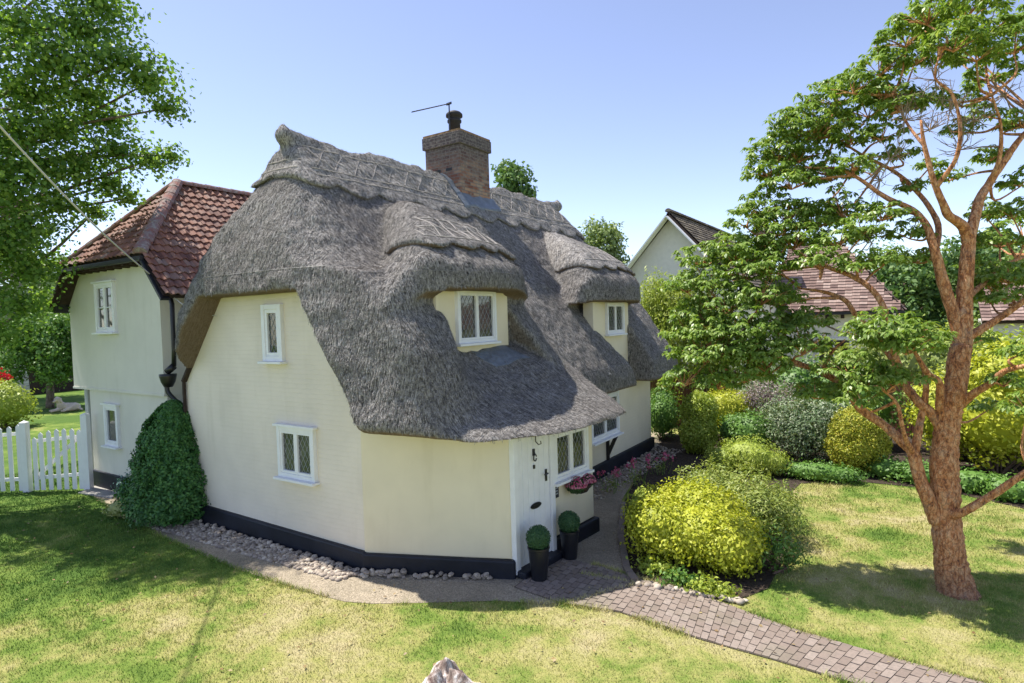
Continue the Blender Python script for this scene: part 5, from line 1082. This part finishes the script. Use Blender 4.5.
# bare twiggy sprays in the open middle of the crown
bt = MB()
for px, py, dd_ in ((905, 120, 0), (930, 130, -.2), (890, 160, .3), (950, 110, -.3), (975, 120, .2), (915, 95, .1), (880, 180, .5), (1005, 95, .2), (935, 80, -.4), (870, 240, .3), (960, 150, .4)):
    c = at(px, py, T+dd_); i = np.argmin(np.linalg.norm(npos-c, axis=1)); bt.tube([npos[i], (npos[i]+c)/2+RNG.normal(size=3)*0.04, c], [0.014, 0.01, 0.006], 5)
    for _ in range(16):
        d_ = nrm(RNG.normal(size=3)+U3*0.4); e_ = c+d_*random.uniform(0.15, 0.38); k_ = (c+e_)/2+RNG.normal(size=3)*0.03; bt.tube([c, k_, e_], [0.006, 0.005, 0.003], 4)
        for _ in range(2): bt.tube([k_, k_+nrm(d_+RNG.normal(size=3)*0.7)*0.14], [0.004, 0.002], 3)
P_, R_ = smooth_path([at(871, 344, T+.9), at(850, 336, T+1), at(834, 329, T+1.1), at(811, 319, T+1.3)], [0.022, 0.018, 0.014, 0.007]); bt.tube(P_, R_, 5)
bt.build('bare_twigs', plain('grey_twig', (0.30, 0.22, 0.17), 0.9), tree)
# generic broadleaf tree
def tree_std(name, label, base, h, cr, n_cl, leaf, n_leaf, lm, group=None, bark=None, trunk_r=0.2, z0=0.35, cat='tree', flat=0.8):
    b = np.array((base[0], base[1], 0.0)); e = empty(name, b, label, cat, group); w_ = MB(); top = b+U3*h*0.75
    P_, R_ = smooth_path([b, b+U3*h*0.25+RNG.normal(size=3)*0.1, b+U3*h*0.5+RNG.normal(size=3)*0.15, top], [trunk_r*1.2, trunk_r, trunk_r*0.7, trunk_r*0.3]); w_.tube(P_, R_, 8)
    A = []
    for i in range(n_cl):
        zz = z0+(1-z0)*((i+0.5)/n_cl); rr = cr*math.sin(min(1, (1.05-zz)/(1.05-z0)+0.15)*math.pi*0.5)*random.uniform(0.35, 0.9); a = i*2.4+random.uniform(-0.4, 0.4)
        c = b+np.array((rr*math.cos(a), rr*math.sin(a), h*zz-cr*0.15)); r_ = cr*random.uniform(0.28, 0.42)
        A.append(blob_leaves(c, (r_, r_, r_*flat), n_leaf, leaf, 0.6, 0.7, 0.4, 2.5, 0.5, cut=0.3)); j = min(len(P_)-1, int(len(P_)*min(0.95, zz*0.8))); w_.tube([P_[j], (P_[j]+c)/2, c], [trunk_r*0.35, trunk_r*0.2, trunk_r*0.06], 5)
    w_.build('trunk', bark or M_bark, e, True); V, Q = join(A); link_mesh('crown', V, Q, lm, e); return e
# big maple beyond the left edge, its crown reaching over the lawn
mt_ = empty('maple_tree', (-18.4, 3.6, 0), 'large maple overhanging the lawn from the left edge', 'tree'); w_ = MB()
tp = np.array((-18.4, 3.6, 0.0)); P_, R_ = smooth_path([tp, tp+(0.1, 0, 2.5), tp+(0, 0.2, 5.5), tp+(0.3, 0.3, 9), tp+(0.2, 0.2, 12)], [0.42, 0.33, 0.27, 0.18, 0.07]); w_.tube(P_, R_, 12)
A = []; CL = [(150, 82, 12.5, .62), (168, 108, 12.5, .4), (120, 62, 12, .75), (85, 30, 12, .8), (100, 5, 12, .7), (55, 60, 11.5, .85), (20, 25, 11.5, .9), (30, 95, 12, .8), (85, 95, 12.5, .75), (10, 130, 12, .8), (60, 130, 12.5, .75), (110, 120, 13, .55), (150, 160, 13, .5), (170, 155, 13, .32), (115, 150, 13, .6), (80, 165, 13, .7), (40, 170, 12.5, .8), (5, 185, 12, .8), (110, 185, 13.2, .5), (95, 212, 13.5, .38), (130, 198, 13.5, .3), (60, 205, 13, .55), (25, 225, 12.5, .75), (0, 250, 12.5, .8), (30, 270, 13, .7), (60, 262, 14, .4), (15, 305, 13, .6), (45, 300, 14.5, .5), (-25, 60, 11, .7), (-30, 150, 11.5, .8), (-30, 240, 12, .8), (70, -30, 12, .7), (20, -40, 11.5, .7), (-5, 335, 13, .6)]
shade = [(-12.5, 4.9, 7.6), (-13.5, 4.6, 8.2), (-12.3, 3.6, 7.8), (-14.2, 3.2, 8.2), (-15.0, 5.3, 7.4), (-11.6, 2.6, 7.9), (-13.8, 5.3, 8.0), (-16.2, 4.3, 7.2)]
cl3 = [(at(a, b, d), r) for a, b, d, r in CL]
for gx, gy, z_ in shade:      # boughs high over the lawn that throw the dappled shade
    c = np.array((gx, gy, 0.0))+SUN*(z_/SUN[2]); cl3.append((c, random.uniform(0.35, 0.62)))
for q_i, (c, r_) in enumerate(cl3):
    A.append(blob_leaves(c, (r_*1.15, r_*1.15, r_*0.75), int((1050 if q_i < len(CL) else 560)*(r_/0.7)**2), 0.092, 0.8, 0.7, 0.6, 3.0, 0.6)); j = np.argmin([np.linalg.norm(p-(c-U3*1.5)) for p in P_[4:]])+4; k_ = (P_[j]+c)/2+RNG.normal(size=3)*0.25; PP, RR = smooth_path([P_[j], k_, c], [0.07, 0.045, 0.015], 4); w_.tube(PP, RR, 6)
w_.build('trunk', M_bark, mt_, True); V, Q = join(A); link_mesh('crown', V, Q, L_maple, mt_)
# left garden beyond the gate
shrub('rose_bush', 'rose bush with red blooms at the left edge beyond the fence', 'shrub', gnd(6, 428)[:2], [(0, 0, 0.9, 1.1, 1.1, 1.0), (-1.0, -0.6, 1.0, 1.2, 1.0, 1.1)], 260, 0.12, L_lime, rough=0.35)
rb = bpy.data.objects['rose_bush']; cc_ = at(7, 379, 27); 
for px, py in ((3, 374), (8, 378), (0, 380)):
    V, Q = leaf_arrays(at(px, py, 26.2)+RNG.normal(size=(26, 3))*0.10, rnd_dirs(26), 0.12, 0.9); link_mesh('bloom', V, Q, M_red, rb)
def bt_(px, py, D_): p = gnd(px, py); return p[:2]
tree_std('round_tree', 'small round crowned tree with the dog lying beneath it', gnd(50, 408)[:2], 4.6, 2.1, 30, 0.17, 420, L_green, trunk_r=0.16, z0=0.42)
b = gnd(22, 398)[:2]; tree_std('birch_tree', 'white barked birch standing left of the round tree', b, 12, 2.6, 26, 0.22, 300, L_farpale, bark=M_birch, trunk_r=0.34, z0=0.40)
shrub('left_hedge', 'clipped dark hedge at the end of the left garden', 'hedge', (-50, 14), [(0, y_, 1.5, 1.2, 1.8, 1.7) for y_ in range(-8, 14, 3)], 60, 0.3, L_green, rough=0.2, stems=0)
# trees along the horizon, each its own
TT = [('tree top showing just right of the chimney', -15.2, 23.5, 11.0, 1.9, L_far), ('pale tree showing above the thatch between the far finial and the gabled house', -15.5, 34, 9.6, 2.4, L_farpale), ('green tree left of the gabled house', -12.5, 38, 8.8, 2.8, L_far),
      ('pale rounded tree behind the gabled house', -10.5, 44, 8.4, 3.0, L_farpale)]
for lb, x, y, h, cr_, lm in TT: tree_std('background_tree', lb, (x, y), h, cr_, 26, 0.22, 380, lm, 'trees beyond the garden', trunk_r=0.2)
px_list = [(-150, 40), (-90, 46), (-40, 50), (5, 56), (45, 60), (85, 52), (130, 58), (870, 46), (905, 40), (940, 44), (975, 38), (1010, 36), (1045, 32), (1080, 40), (1130, 36), (800, 60), (745, 62), (700, 58), (640, 60), (590, 64), (1180, 34)]
words = ['distant', 'far', 'rounded', 'spreading', 'tall', 'loose', 'dense']
for i, (px, D_) in enumerate(px_list):
    p = at(px, 300, D_); right = px > 400; h = random.uniform(7.0, 8.6) if right else random.uniform(9, 12)
    if px < 200: h = random.uniform(7, 11)
    side = 'at the right behind the orange tree' if px > 860 else ('behind the neighbouring roofs' if right else 'at the end of the left garden')
    tree_std('background_tree', 'green tree in the row %s' % side, p[:2], h, random.uniform(3.2, 4.2), 22, 0.34, 260, L_farpale if i % 3 == 0 else L_far, 'background trees %s' % side, trunk_r=0.25, z0=0.18)
tree_std('conifer_tree', 'dark narrow conifer showing above the trees at the right', at(999, 300, 40)[:2], 9.3, 1.1, 24, 0.22, 260, L_yew, trunk_r=0.2, z0=0.15)
# hedges close off the views under the trees
for i, (px, py, ww, lb) in enumerate(((905, 430, 2.2, 'green hedge behind the fence, left of the orange trunk'), (985, 430, 2.4, 'green hedge behind the fence, right of the orange trunk'), (1075, 440, 2.4, 'green hedge beyond the right edge'))):
    p = gnd(px, py); shrub('garden_hedge', lb, 'hedge', p[:2], [(-ww*0.6, 0, 1.4, ww*0.6, 0.9, 1.5), (ww*0.5, 0.2, 1.5, ww*0.6, 0.9, 1.6), (0, 0.3, 1.9, ww*0.6, 0.9, 1.3)], 130, 0.16, L_olive if i == 0 else L_lime, 'hedges behind the rear fence', rough=0.35)
far = sheet('far_field', [(-220, 60), (220, 60), (220, 420), (-220, 420)], 0.02, plain('field_green', (0.10, 0.14, 0.05), 0.95, 0.1))
